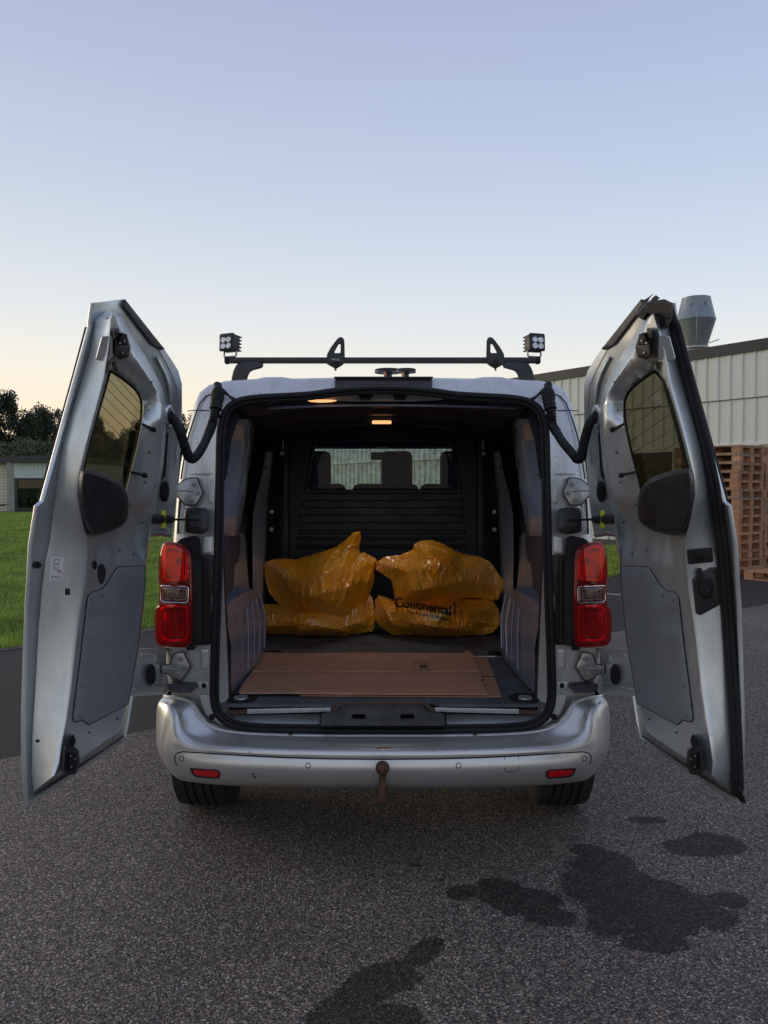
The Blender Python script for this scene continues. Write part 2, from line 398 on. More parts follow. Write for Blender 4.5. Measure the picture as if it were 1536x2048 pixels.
# ------------------------------------------------------------------ ground
ZA, ZB, ZL = 0.0, -.006, -.012
def asphalt(name, dark=1.0, stains=(), chip=150):
    m, t, b = new_mat(name)
    co = N(t, 'ShaderNodeTexCoord'); v = N(t, 'ShaderNodeTexVoronoi'); v.inputs['Scale'].default_value = chip
    n0 = noise_tex(t, 40, 2); add = N(t, 'ShaderNodeVectorMath', operation='MULTIPLY_ADD'); add.inputs[1].default_value = (.01, .01, .01)
    t.links.new(n0.outputs['Color'], add.inputs[0]); t.links.new(co.outputs['Object'], add.inputs[2]); t.links.new(add.outputs[0], v.inputs['Vector'])
    sp = N(t, 'ShaderNodeSeparateColor'); t.links.new(v.outputs['Color'], sp.inputs[0])
    k = dark
    W_ = lambda c: (c[0], c[1]*.95, c[2]*.85)
    r_ = ramp_node(t, sp.outputs[0], [(p_, W_(c_)) for p_, c_ in [(0, (.022*k, .020*k, .019*k)), (.3, (.047*k, .043*k, .040*k)), (.6, (.085*k, .077*k, .072*k)), (.82, (.145*k, .128*k, .115*k)), (.9, (.19*k, .11*k, .085*k)), (.95, (.24*k, .22*k, .20*k)), (1, (.30*k, .28*k, .26*k))]])
    bind = ramp_node(t, v.outputs['Distance'], [(.35, (1, 1, 1)), (.75, (.25, .25, .25))])
    mm = N(t, 'ShaderNodeMix', data_type='RGBA', blend_type='MULTIPLY'); mm.inputs[0].default_value = .8
    t.links.new(r_.outputs[0], mm.inputs[6]); t.links.new(bind.outputs[0], mm.inputs[7])
    big = noise_tex(t, .9, 6, .6); br = ramp_node(t, big.outputs[0], [(.3, (.78, .78, .8)), (.7, (1.15, 1.13, 1.1))])
    m3 = N(t, 'ShaderNodeMix', data_type='RGBA', blend_type='MULTIPLY'); m3.inputs[0].default_value = 1
    t.links.new(mm.outputs[2], m3.inputs[6]); t.links.new(br.outputs[0], m3.inputs[7]); last = m3.outputs[2]; mask = None
    if stains:
        wn = noise_tex(t, 5, 6, .68); wf = noise_tex(t, 70, 3, .6)
        for (x, y, rx, ry, rot) in stains:
            mp = N(t, 'ShaderNodeMapping', vector_type='TEXTURE'); mp.inputs['Location'].default_value = (x, y, 0); mp.inputs['Rotation'].default_value = (0, 0, rot); mp.inputs['Scale'].default_value = (rx, ry, 1)
            t.links.new(co.outputs['Object'], mp.inputs[0]); ln = N(t, 'ShaderNodeVectorMath', operation='LENGTH'); t.links.new(mp.outputs[0], ln.inputs[0])
            if mask is None: mask = ln.outputs['Value']
            else:
                mn = N(t, 'ShaderNodeMath', operation='SMOOTH_MIN'); mn.inputs[2].default_value = .25
                t.links.new(mask, mn.inputs[0]); t.links.new(ln.outputs['Value'], mn.inputs[1]); mask = mn.outputs[0]
        a1 = N(t, 'ShaderNodeMath', operation='MULTIPLY_ADD'); a1.inputs[1].default_value = 1.4; t.links.new(wn.outputs[0], a1.inputs[0]); t.links.new(mask, a1.inputs[2])
        a2 = N(t, 'ShaderNodeMath', operation='MULTIPLY_ADD'); a2.inputs[1].default_value = .38; t.links.new(wf.outputs[0], a2.inputs[0]); t.links.new(a1.outputs[0], a2.inputs[2])
        st = ramp_node(t, a2.outputs[0], [(0, (.27, .26, .255)), (1.0, (1, 1, 1))]); st.color_ramp.elements[0].position = .0
        mrn = N(t, 'ShaderNodeMapRange'); mrn.inputs[1].default_value = 1.75; mrn.inputs[2].default_value = 1.84; t.links.new(a2.outputs[0], mrn.inputs[0]); t.links.new(mrn.outputs[0], st.inputs[0])
        m4 = N(t, 'ShaderNodeMix', data_type='RGBA', blend_type='MULTIPLY'); m4.inputs[0].default_value = 1
        t.links.new(last, m4.inputs[6]); t.links.new(st.outputs[0], m4.inputs[7]); last = m4.outputs[2]
    t.links.new(last, b.inputs['Base Color']); b.inputs['Roughness'].default_value = .78; b.inputs['Specular IOR Level'].default_value = .35
    inv = N(t, 'ShaderNodeMath', operation='SUBTRACT'); inv.inputs[0].default_value = 1; t.links.new(v.outputs['Distance'], inv.inputs[1])
    bump_node(t, b, inv.outputs[0], .75, .006)
    return m
def stain(px, py, rx, ry, rot=0):
    p = G(px, py); return (p.x, p.y, rx, ry, rot)
STAINS = [stain(1300, 1815, .30, .20), stain(1190, 1780, .12, .14), stain(1290, 1800, .24, .19), stain(1215, 1730, .15, .13), stain(1370, 1830, .19, .11), stain(1180, 1700, .08, .06), stain(1410, 1690, .19, .11, .2), stain(1290, 1640, .09, .04), stain(1230, 1850, .13, .08), stain(1310, 1885, .12, .06),
          stain(1040, 1800, .16, .10), stain(1110, 1835, .10, .07), stain(925, 1785, .07, .05, .5), stain(1000, 1770, .09, .06),
          stain(760, 1965, .14, .09, .6), stain(850, 1905, .09, .05, .9), stain(690, 2030, .12, .10, .3), stain(780, 2040, .10, .08), stain(1450, 1800, .10, .06), stain(830, 1730, .03, .015), stain(880, 1760, .02, .012)]
M_asph = asphalt('coarse_asphalt', 2.2, STAINS, 175)
M_asph2 = asphalt('smooth_dark_asphalt', .50, (), 190)
def sheet(name, pts, z, m, label=None, kind='structure'):
    o = mesh(name, [(x, y, z) for x, y in pts], [tuple(range(len(pts)))], m, None, 0, fix=False)
    return tag(o, label, kind=kind)
a_ = Vector((.79, .613))
p1 = Vector((-1.4, 4.60)); p2 = Vector((2.2, 7.62))
L1 = [(-40, 4.6-38.6*.78), (-2.06, 4.08), (-1.4, 4.60), (2.2, 7.62), (4.7, 9.5), (40, 36.5)]
sheet('parking_asphalt', [(-40, -40), (60, -40), (60, 36.5)]+L1[::-1], ZA, M_asph, 'coarse speckled asphalt of the foreground with dark damp patches')
L2 = [(-60, -36.5), (-3.45, 6.95), (-2.46, 7.85), (3.7, 12.55), (4.1, 13.2), (7.4, 18.2), (60, 58)]
sheet('dark_asphalt_road', [(-60, -60), (80, -60), (80, 58)]+L2[::-1], ZB, M_asph2, 'smooth dark asphalt strip between the lawn and the coarse asphalt')
m, t, b = new_mat('lawn'); n = noise_tex(t, 1.1, 8, .75); n2 = noise_tex(t, 25, 5, .7)
r_ = ramp_node(t, n.outputs[0], [(.3, (.10, .19, .014)), (.7, (.17, .28, .025))]); r2 = ramp_node(t, n2.outputs[0], [(.3, (.55, .55, .55)), (.7, (1.25, 1.25, 1.1))])
mm = N(t, 'ShaderNodeMix', data_type='RGBA', blend_type='MULTIPLY'); mm.inputs[0].default_value = 1
t.links.new(r_.outputs[0], mm.inputs[6]); t.links.new(r2.outputs[0], mm.inputs[7]); t.links.new(mm.outputs[2], b.inputs['Base Color']); b.inputs['Roughness'].default_value = .9
bump_node(t, b, n2.outputs[0], 1, .04); M_lawn = m
sheet('lawn_ground', [(-1500, -1500), (1500, -1500), (1500, 1500), (-1500, 1500)], ZL, M_lawn, 'wide mown lawn and land behind it')
M_grass = mat('grass_blades', (.25, .34, .04), .6, var=.5, vs=1.2)
def blades(region, n, hmin, hmax, wd):
    V = []; Fc = []
    k = 0
    while k < n:
        x, y = region()
        if x is None: continue
        h = random.uniform(hmin, hmax); a = random.uniform(0, 2*pi); w = wd*random.uniform(.6, 1.3); lx, ly = random.gauss(0, h*.4), random.gauss(0, h*.4)
        i = len(V); V += [(x-w*cos(a), y-w*sin(a), ZL), (x+w*cos(a), y+w*sin(a), ZL), (x+lx, y+ly, ZL+h)]; Fc.append((i, i+1, i+2)); k += 1
    return V, Fc
def l2y(x):
    for (xa, ya), (xb, yb) in zip(L2[:4], L2[1:4]):
        if xa <= x <= xb: return ya+(yb-ya)*(x-xa)/(xb-xa)
    return 1e9
def reg_left():
    y = 6.5+abs(random.random())**2*16; u = random.uniform(-.53, -.26); x = u*y
    if y < l2y(x)+.02+.05*noise.noise(Vector((x*3, y*3, 0))): return None, None
    return x, y
def reg_right():
    y = random.uniform(11.8, 19); u = random.uniform(.26, .33); x = u*y
    if x < 3.7 and y < l2y(x)+.02: return None, None
    if x >= 3.7 and (y < 12.6 or x > 4.0+(y-13)*.6): return None, None
    return x, y
V, Fc = blades(reg_left, 52000, .03, .075, .006); 
def reg_far():
    y = random.uniform(15, 45)**1.0; u = random.choice((random.uniform(-.53, -.44), random.uniform(-.53, -.44), random.uniform(-.33, -.28))); return u*y, y
V3, F3 = blades(reg_far, 60000, .04, .09, .011); b3 = len(V); V += V3; Fc += [tuple(i+b3 for i in f) for f in F3]
V2, F2 = blades(reg_right, 9000, .04, .09, .010)
b0 = len(V); V += V2; Fc += [tuple(i+b0 for i in f) for f in F2]
tag(mesh('grass', V, Fc, M_grass, None, 0, fix=False), 'short green grass blades of the mown lawn beside the asphalt', 'grass', kind='stuff')
M_soil = mat('dry_edge_soil', (.13, .10, .07), .95, var=.5, vs=14, bump=1, bs=40, bd=.02)
def ribbon(name, pts, w, z, m):
    V = []; Fc = []
    for i, p in enumerate(pts):
        q = Vector(pts[min(i+1, len(pts)-1)])-Vector(pts[max(i-1, 0)]); q.normalize(); nn = Vector((-q.y, q.x)); ww = w*(1+.5*noise.noise(Vector((p[0]*2, p[1]*2, 3))))
        V += [(p[0]-nn.x*ww, p[1]-nn.y*ww, z), (p[0]+nn.x*ww, p[1]+nn.y*ww, z)]
        if i: j = 2*i; Fc.append((j-2, j, j+1, j-1))
    return mesh(name, V, Fc, m, None, 0, fix=False)
edge = [tuple(Vector(L2[1]).lerp(Vector(L2[2]), k/12)) for k in range(-24, 12)]+[tuple(Vector(L2[2]).lerp(Vector(L2[3]), k/60)) for k in range(61)]
tag(ribbon('soil_strip', edge, .085, ZB+.004, M_soil), 'thin strip of dry soil along the lawn edge', kind='structure')
M_line = mat('worn_white_line', (.35, .35, .34), .8, var=.4, vs=30)
ln_a, ln_b = G(1150, 1182, 0), G(1262, 1191, 0)
tag(ribbon('painted_line', [(ln_a.x+(ln_b.x-ln_a.x)*k/8, ln_a.y+(ln_b.y-ln_a.y)*k/8) for k in range(9)], .035, ZB+.004, M_line), 'thin worn white line painted on the dark asphalt', kind='structure')

# ------------------------------------------------------------------ white clad hall on the right
w_ = Vector((.59, -.807, 0)); pn = Vector((-.807, -.59, 0)); W0 = Vector((5.75, 19.5, 0))
def W(s, z, n=0.0): q = W0+w_*s+pn*n; return Vector((q.x, q.y, z))
M_clad = mat('white_ribbed_cladding', (.66, .67, .61), .5, var=.05, vs=2, sc=(1, 1, .3))
M_clad2 = mat('pale_lower_cladding', (.64, .64, .54), .5, var=.05, vs=2, sc=(1, 1, .3))
M_fascia = mat('dark_roof_edge', (.035, .034, .035), .5)
M_dark = mat('dark_interior', (.012, .013, .015), .8)
M_winglass = glass('hall_window_glass', (.10, .12, .12))
hall = empty('hall', tuple(W0)); tag(hall, 'long low hall with white ribbed cladding and a dark roof edge behind the van', 'building')
S0, S1 = -14.5, 9.5
def wallbox(name, s0, s1, z0, z1, n0, n1, m, parent):
    V = [W(s, z, n) for s in (s0, s1) for z in (z0, z1) for n in (n0, n1)]
    return mesh(name, V, [(0, 1, 3, 2), (4, 6, 7, 5), (0, 4, 5, 1), (2, 3, 7, 6), (0, 2, 6, 4), (1, 5, 7, 3)], m, parent, 0)
wallbox('wall', S0, S1, -.05, 4.4, -12, -.06, M_clad2, hall)
wallbox('fascia', S0-.1, S1, 4.36, 4.60, -12.1, .07, M_fascia, hall)
wallbox('plinth', S0, S1, -.05, .14, -.05, .02, M_fascia, hall)
def clad_mesh(z0, z1, m, wd=.28):
    prof = [(0, 0), (0.012, .028), (.040, .028), (.052, 0.0), (.10, .0), (.105, .002), (.16, .002), (.165, 0), (.22, 0), (.225, .002), (.27, .002), (wd, 0)]
    V = []; Fc = []
    for s, n in prof: V += [w_*s+pn*n+Vector((0, 0, z0)), w_*s+pn*n+Vector((0, 0, z1))]
    for i in range(len(prof)-1): j = 2*i; Fc.append((j, j+2, j+3, j+1))
    me = bpy.data.meshes.new('panel'); me.from_pydata([tuple(v) for v in V], [], Fc); me.materials.append(m); return me
def rows(z0, z1, n, m, skip=()):
    me = clad_mesh(z0, z1, m); s = S0
    while s < S1-.2:
        if not any(a-.05 < s+.14 < b+.05 for a, b in skip):
            o = bpy.data.objects.new('panel', me); link(o, hall, True); o.location = W(s, 0, n)-W0
        s += .28
wins = [(-3.2, -1.9), (-1.5, -.2), (.5, 1.8), (2.4, 3.7), (4.4, 5.7)]
rows(3.39, 4.36, .02, M_clad); rows(2.42, 3.37, -.02, M_clad); rows(.14, 2.40, -.05, M_clad2, [(a, b) for a, b in wins])
for a, b_ in wins:
    a -= .14; b_ += .14
    wallbox('window_glass', a+.06, b_-.06, .95, 2.3, -.045, -.035, M_winglass, hall)
    fr = wallbox('window_frame', a, b_, 2.3, 2.41, -.06, .01, M_clad, hall)
    wallbox('jamb', a, a+.06, .9, 2.3, -.06, .01, M_clad, fr); wallbox('jamb', b_-.06, b_, .9, 2.3, -.06, .01, M_clad, fr)
    wallbox('sill', a, b_, .14, .95, -.06, .0, M_clad2, fr)
wallbox('flashing', S0, S1, 2.37, 2.42, -.05, .03, M_clad, hall)
# roof ventilator
M_zinc = mat('galvanised_sheet', (.25, .28, .29), .42, .5, var=.18, vs=3, sc=(1, 1, .3))
vp = P(1391, 700, 18.6)
vent = lathe('roof_ventilator', [(.52, -.55), (.52, -.38), (.27, -.32), (.27, 0), (.30, .02), (.30, .05), (.26, .06), (.445, .68), (.455, .70), (.445, .72), (.33, 1.20), (.33, 1.235), (.30, 1.235), (.28, 1.0), (0, .9)], 40, M_zinc, hall, loc=tuple(vp), smooth=25)
lathe('clamp_ring', [(.275, .0), (.31, .0), (.31, .045), (.275, .045)], 32, M_steel, vent, loc=tuple(vp+Vector((0, 0, .02))))
for k in range(3):
    a = 2*pi*k/3-1.9
    pts = [vp+Vector((.262*cos(a), .262*sin(a), .07)), vp+Vector((.452*cos(a), .452*sin(a), .70)), vp+Vector((.335*cos(a), .335*sin(a), 1.2))]
    tube('seam', pts, .011, M_zinc, vent, 6)
for k in (-2.3, -1.35):
    box('lifting_lug', vp+Vector((.385*cos(k), .385*sin(k), 1.04)), (.03, .03, .10), M_zinc, vent, .01)
tube('handle', [vp+Vector((.28, -.1, .15)), vp+Vector((.48, -.2, .22))], .012, M_steel, vent, 6)

# ------------------------------------------------------------------ brick pavilion on the left
M_brick = None
m, t, b = new_mat('pale_brick'); co = N(t, 'ShaderNodeTexCoord'); mp = N(t, 'ShaderNodeMapping'); mp.inputs['Rotation'].default_value = (pi/2, 0, 0)
br = N(t, 'ShaderNodeTexBrick'); br.inputs['Scale'].default_value = 1; br.inputs['Brick Width'].default_value = .26; br.inputs['Row Height'].default_value = .09; br.inputs['Mortar Size'].default_value = .012
br.inputs['Color1'].default_value = (.33, .31, .28, 1); br.inputs['Color2'].default_value = (.44, .41, .37, 1); br.inputs['Mortar'].default_value = (.15, .145, .14, 1)
t.links.new(co.outputs['Object'], mp.inputs[0]); t.links.new(mp.outputs[0], br.inputs[0]); t.links.new(br.outputs[0], b.inputs['Base Color']); b.inputs['Roughness'].default_value = .85; M_brick = m
m, t, b = new_mat('cream_brick'); co = N(t, 'ShaderNodeTexCoord'); br = N(t, 'ShaderNodeTexBrick'); mp = N(t, 'ShaderNodeMapping'); mp.inputs['Rotation'].default_value = (pi/2, 0, 0)
br.inputs['Scale'].default_value = 1; br.inputs['Brick Width'].default_value = .5; br.inputs['Row Height'].default_value = .19; br.inputs['Mortar Size'].default_value = .014
br.inputs['Color1'].default_value = (.62, .55, .42, 1); br.inputs['Color2'].default_value = (.68, .60, .46, 1); br.inputs['Mortar'].default_value = (.25, .21, .17, 1)
t.links.new(co.outputs['Object'], mp.inputs[0]); t.links.new(mp.outputs[0], br.inputs[0]); t.links.new(br.outputs[0], b.inputs['Base Color']); b.inputs['Roughness'].default_value = .85; M_cream = m
M_wpanel = mat('pale_green_white_board', (.50, .56, .54), .5, var=.04)
YB = 46.6
def bx(px): return (px-766)/F*YB
def bz(py): return P(100, py, YB).z
pav = empty('pavilion', (bx(60), YB, 0)); tag(pav, 'low flat-roofed brick pavilion with a dark picture window beyond the lawn', 'building')
def bb(name, x0, x1, z0, z1, y0, y1, m, parent=pav): return box(name, ((x0+x1)/2, (y0+y1)/2, (z0+z1)/2), (abs(x1-x0), abs(y1-y0), z1-z0), m, parent)
XE = bx(150)
bb('brick_pier', bx(14.5), bx(29), -.05, bz(925), YB, YB+8, M_brick)
bb('cream_wall', bx(-160), bx(14.5)-.002, -.05, bz(925), YB+.55, YB+8, M_cream)
bb('roof', bx(24), XE+.3, bz(925)+.002, bz(912), YB-.45, YB+9, M_fascia)
bb('roof', bx(-170), bx(24)-.004, bz(926), bz(914), YB+.1, YB+9, M_fascia)
bb('back_wall', bx(29)+.004, XE, -.05, bz(926), YB+4, YB+4.2, M_dark); bb('end_wall', XE, XE+.25, -.05, bz(925), YB-.01, YB+8, M_brick)
x = bx(29)+.01
while x < XE-.2:
    bb('board', x, x+.235, bz(956), bz(925), YB-.02, YB+.05, M_wpanel); x += .246
fr = bb('window_frame', bx(29)+.01, XE, bz(959.5), bz(956)-.002, YB-.01, YB+.1, M_fascia)
bb('mullion', bx(29)+.01, bx(35), 0, bz(959.5)-.002, YB-.01, YB+.1, M_fascia, fr); bb('mullion', bx(93), bx(96), 0.1, bz(959.5)-.002, YB-.01, YB+.1, M_fascia, fr); bb('sill', bx(35)+.002, bx(93)-.002, 0, .22, YB-.01, YB+.1, M_fascia, fr)
bb('sill', bx(96)+.002, XE-.01, 0, .22, YB-.01, YB+.1, M_fascia, fr)
M_pavglass = glass('pavilion_glass', (.55, .6, .58)); bb('window_pane', bx(35), bx(93), .22, bz(960), YB+.04, YB+.05, M_pavglass); bb('window_pane', bx(96), XE-.01, .22, bz(960), YB+.04, YB+.05, M_pavglass)
M_curt = mat('curtain', (.30, .31, .29), .9, var=.3, vs=3)
for a, b_ in ((64, 78), (82, 92), (100, 118), (37, 44)):
    rw = []
    for k in range(25):
        xx = bx(a)+(bx(b_)-bx(a))*k/24; yy = YB+.6+.05*sin(k*1.6); rw.append([Vector((xx, yy, .3)), Vector((xx, yy, bz(961)))])
    grid('curtain', rw, M_curt, pav)
bb('heater', bx(40), bx(90), .05, .75, YB+.9, YB+1.1, M_dark)
# picnic table
M_wood = mat('weathered_wood', (.10, .07, .05), .8, var=.3, vs=6)
tx = bx(6); ty = 44.5; pt = empty('picnic_table', (tx, ty, 0)); tag(pt, 'brown wooden picnic table on the lawn in front of the pavilion wall', 'table')
box('tabletop', (tx, ty, .76), (.9, 1.7, .05), M_wood, pt, .005)
for s in (-1, 1):
    box('bench_seat', (tx+s*.75, ty, .45), (.28, 1.7, .05), M_wood, pt, .005)
    for q in (-.6, .6): tube('leg', [Vector((tx+s*.2, ty+q, .74)), Vector((tx+s*.5, ty+q, 0))], .045, M_wood, pt, 6)
for q in (-.6, .6): box('crossbar', (tx, ty+q*.95, .42), (1.7, .05, .1), M_wood, pt)

# ------------------------------------------------------------------ pallets
M_pal = [mat('pallet_wood_a', (.38, .19, .095), .75, var=.3, vs=7, bump=.4, bs=30, sc=(1, 1, 6)), mat('pallet_wood_b', (.30, .165, .095), .8, var=.35, vs=7, bump=.4, bs=30), mat('pallet_wood_light', (.47, .25, .13), .75, var=.3, vs=7, bump=.4, bs=30), mat('pallet_wood_grey', (.27, .19, .13), .85, var=.3, vs=7, bump=.4, bs=30)]
def cube_me(name, s, m):
    bm = bmesh.new(); bmesh.ops.create_cube(bm, size=1)
    for v in bm.verts: v.co = Vector((v.co.x*s[0], v.co.y*s[1], v.co.z*s[2]))
    me = bpy.data.meshes.new(name); bm.to_mesh(me); bm.free(); me.materials.append(m); return me
PM = []
for m_ in M_pal:
    PM.append(dict(board=cube_me('deck_board', (1.2, .135, .021), m_), cross=cube_me('cross_board', (.143, .8, .021), m_), block=cube_me('block', (.143, .10, .078), m_), base=cube_me('base_board', (1.2, .10, .021), m_)))
def pallet(loc, rz, label, k, group=None):
    r = empty('pallet', loc, rz); tag(r, label, 'pallet', group); q = PM[random.choice((0, 0, 1, 1, 2, 3))]; q2 = PM[random.choice((0, 1, 2))] if k % 3 else q
    def put(n, me, x, y, z):
        o = bpy.data.objects.new(n, me); C.objects.link(o); o.parent = r; o.location = (x, y, z); o.rotation_euler[2] = random.uniform(-.006, .006)
    for y in (-.3325, -.166, 0, .166, .3325): put('deck_board', q['board'], 0, y, .1330)
    for x in (-.5285, 0, .5285):
        put('cross_board', q['cross'], x, 0, .111)
        for y in (-.35, 0, .35): put('block', q2['block'], x, y, .0608)
    for y in (-.35, 0, .35): put('base_board', q['base'], 0, y, .0105)
    return r
pdir = Vector((.807, .59, 0)); ang = math.atan2(-w_.y*-1, -w_.x*-1)
ang = math.atan2(w_.y, w_.x)
cs = Vector((5.83, 12.6, 0))
ordn = ['lowest', 'second', 'third', 'fourth', 'fifth', 'sixth', 'seventh', 'eighth', 'ninth', 'tenth', 'eleventh', 'twelfth', 'thirteenth', 'fourteenth', 'topmost']
for j in range(3):
    for k in range(15):
        c = cs+pdir*(.4+j*.93)-w_*(.6+(0.05 if j else 0)); c = c+Vector((random.uniform(-.012, .012), random.uniform(-.012, .012), ZB+k*.1445))
        wh = ['the front stack right of the open door', 'the stack cut by the right edge', 'the farthest stack by the hall'][j]
        if j < 2:
            pallet(c, ang+random.uniform(-.015, .015), '%s wooden pallet of %s' % (ordn[k], wh) if k in (0, 14) else '%s wooden pallet of %s' % (ordn[k], wh), k*2+j+random.choice((0, 0, 1)), 'stacked wooden pallets')
lp = G(1560, 1166); pallet((lp.x+.38, lp.y+.3, ZB), ang+.02, 'single pale wooden pallet lying flat on the asphalt before the stacks', 0, None)
pallet((lp.x+.12, lp.y+.3, ZB+.1445), ang+.0, 'loose wooden pallet resting on the single low pallet', 1, None) if False else None

# ------------------------------------------------------------------ trees
M_bark = mat('bark', (.05, .04, .03), .9, var=.3)
def leaf_mat(name, a, b2):
    m, t, b = new_mat(name); n = noise_tex(t, .6, 4, .6); r_ = ramp_node(t, n.outputs[0], [(.35, a), (.65, b2)]); t.links.new(r_.outputs[0], b.inputs['Base Color']); b.inputs['Roughness'].default_value = .6
    return m
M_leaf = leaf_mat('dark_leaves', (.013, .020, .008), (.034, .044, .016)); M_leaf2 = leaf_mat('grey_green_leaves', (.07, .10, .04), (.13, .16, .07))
def crown_mesh(seed, n, leaf, m, conic=.3):
    r = np.random.default_rng(seed); clumps = []
    for _ in range(64):
        h = r.uniform(.05, 1); rad = .5*(1-conic*h)*sqrt(max(.06, 1-(abs(h-.42)/.62)**2.2)); a = r.uniform(0, 2*pi); q = rad*sqrt(r.uniform(.05, 1.0))
        clumps.append((q*cos(a), q*sin(a), h, r.uniform(.05, .13)))
    cl = np.array(clumps); idx = r.integers(0, len(cl), n); c = cl[idx]
    d = r.normal(size=(n, 3)); d /= np.linalg.norm(d, axis=1)[:, None]; rad = (r.uniform(0, 1, n)**.45)[:, None]*c[:, 3:4]*1.25
    p = c[:, :3]+d*rad; p[:, 2] = np.maximum(p[:, 2], .02)
    u = r.normal(size=(n, 3)); u /= np.linalg.norm(u, axis=1)[:, None]; v = np.cross(u, r.normal(size=(n, 3))); v /= np.linalg.norm(v, axis=1)[:, None]
    s = leaf*r.uniform(.6, 1.4, n)[:, None]
    V = np.stack([p-u*s, p+v*s*.6, p+u*s, p-v*s*.6], 1).reshape(-1, 3)
    me = bpy.data.meshes.new('crown'); me.vertices.add(4*n); me.vertices.foreach_set('co', V.ravel().astype('f')); me.loops.add(4*n); me.polygons.add(n)
    me.loops.foreach_set('vertex_index', np.arange(4*n, dtype='i')); me.polygons.foreach_set('loop_start', np.arange(0, 4*n, 4, dtype='i'))
    me.update(calc_edges=True); me.materials.append(m); return me
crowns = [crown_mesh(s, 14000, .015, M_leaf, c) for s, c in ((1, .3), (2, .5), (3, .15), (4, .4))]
bushm = [crown_mesh(s, 5000, .022, M_leaf2, .1) for s in (8, 9)]
def trunk_mesh(seed):
    r = random.Random(seed); bm = bmesh.new()
    def br(a, b2, r0, r1):
        d = (b2-a); q = d.to_track_quat('Z', 'Y').to_matrix().to_4x4()
        g = bmesh.ops.create_cone(bm, cap_ends=True, segments=7, radius1=r0, radius2=r1, depth=d.length); bmesh.ops.transform(bm, matrix=Matrix.Translation((a+b2)/2) @ q, verts=g['verts'])
    top = Vector((r.uniform(-.03, .03), 0, .95)); br(Vector((0, 0, 0)), Vector((0, 0, .4)), .03, .022); br(Vector((0, 0, .4)), top, .022, .004)
    for k in range(9):
        z = r.uniform(.25, .8); a = r.uniform(0, 2*pi); l = .34*(1-z*.5); br(Vector((0, 0, z)), Vector((l*cos(a), l*sin(a), z+l*.7)), .011, .003)
    me = bpy.data.meshes.new('trunk'); bm.to_mesh(me); bm.free(); me.materials.append(M_bark); return me
trunks = [trunk_mesh(s) for s in (1, 2)]
def tree(px, top, Y, wd, k, label, bush=False, group='trees beyond the lawn'):
    q = P(px, top, Y); r = empty('bush' if bush else 'tree', (q.x, Y, 0), random.uniform(0, 6)); tag(r, label, 'bush' if bush else 'tree', group)
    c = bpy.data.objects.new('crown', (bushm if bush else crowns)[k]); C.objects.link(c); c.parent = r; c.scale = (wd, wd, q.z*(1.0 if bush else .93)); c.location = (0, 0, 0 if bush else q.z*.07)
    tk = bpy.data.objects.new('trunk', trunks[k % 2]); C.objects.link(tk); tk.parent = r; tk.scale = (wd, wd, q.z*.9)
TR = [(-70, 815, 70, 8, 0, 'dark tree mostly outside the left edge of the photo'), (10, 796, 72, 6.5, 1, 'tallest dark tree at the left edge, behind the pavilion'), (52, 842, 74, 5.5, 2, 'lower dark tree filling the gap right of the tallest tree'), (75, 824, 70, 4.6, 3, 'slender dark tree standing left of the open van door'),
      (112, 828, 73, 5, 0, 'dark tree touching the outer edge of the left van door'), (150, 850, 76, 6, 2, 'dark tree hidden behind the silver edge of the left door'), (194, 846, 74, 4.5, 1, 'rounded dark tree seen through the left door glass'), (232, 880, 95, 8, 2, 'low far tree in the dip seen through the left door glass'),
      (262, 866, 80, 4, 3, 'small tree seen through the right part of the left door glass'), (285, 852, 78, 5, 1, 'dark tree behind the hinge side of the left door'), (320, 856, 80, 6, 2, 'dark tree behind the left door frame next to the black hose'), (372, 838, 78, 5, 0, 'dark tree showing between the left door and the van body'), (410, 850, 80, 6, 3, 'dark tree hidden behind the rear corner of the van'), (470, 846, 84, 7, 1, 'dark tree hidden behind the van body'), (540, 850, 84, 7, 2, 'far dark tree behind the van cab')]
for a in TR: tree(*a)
for i, (px, top) in enumerate([(-20, 898), (18, 893), (44, 886), (70, 890), (97, 893), (124, 890), (150, 896)]):
    tree(px, top, 57, 3.2, i % 2, ['grey green bush over the far left end of the pavilion roof', 'grey green bush over the left corner of the pavilion roof', 'grey green bush over the brick pier, tallest of the row', 'grey green bush over the middle of the pavilion roof', 'grey green bush over the pavilion roof left of the van door', 'grey green bush cut by the outer edge of the left door', 'grey green bush behind the left door'][i], True, 'bushes behind the pavilion')
def far_wood():
    me = bpy.data.meshes.new('far_wood'); n = 26000; r = np.random.default_rng(5)
    x = r.uniform(-62, 0, n); top = 6.6+1.1*np.sin(x*.5)+.9*np.sin(x*1.3+1)+.5*np.sin(x*3.1); z = r.uniform(0, 1, n)**.8*top; y = 84+r.uniform(-2.5, 2.5, n)
    p = np.stack([x, y, z], 1); u = r.normal(size=(n, 3)); u /= np.linalg.norm(u, axis=1)[:, None]; v = np.cross(u, r.normal(size=(n, 3))); v /= np.linalg.norm(v, axis=1)[:, None]; s = r.uniform(.15, .42, n)[:, None]
    V = np.stack([p-u*s, p+v*s*.7, p+u*s, p-v*s*.7], 1).reshape(-1, 3)
    me.vertices.add(4*n); me.vertices.foreach_set('co', V.ravel().astype('f')); me.loops.add(4*n); me.polygons.add(n)
    me.loops.foreach_set('vertex_index', np.arange(4*n, dtype='i')); me.polygons.foreach_set('loop_start', np.arange(0, 4*n, 4, dtype='i')); me.update(calc_edges=True); me.materials.append(M_leaf)
    o = bpy.data.objects.new('far_wood', me); C.objects.link(o); tag(o, 'dark mass of undergrowth below the trees beyond the lawn', 'wood', kind='stuff')
far_wood()
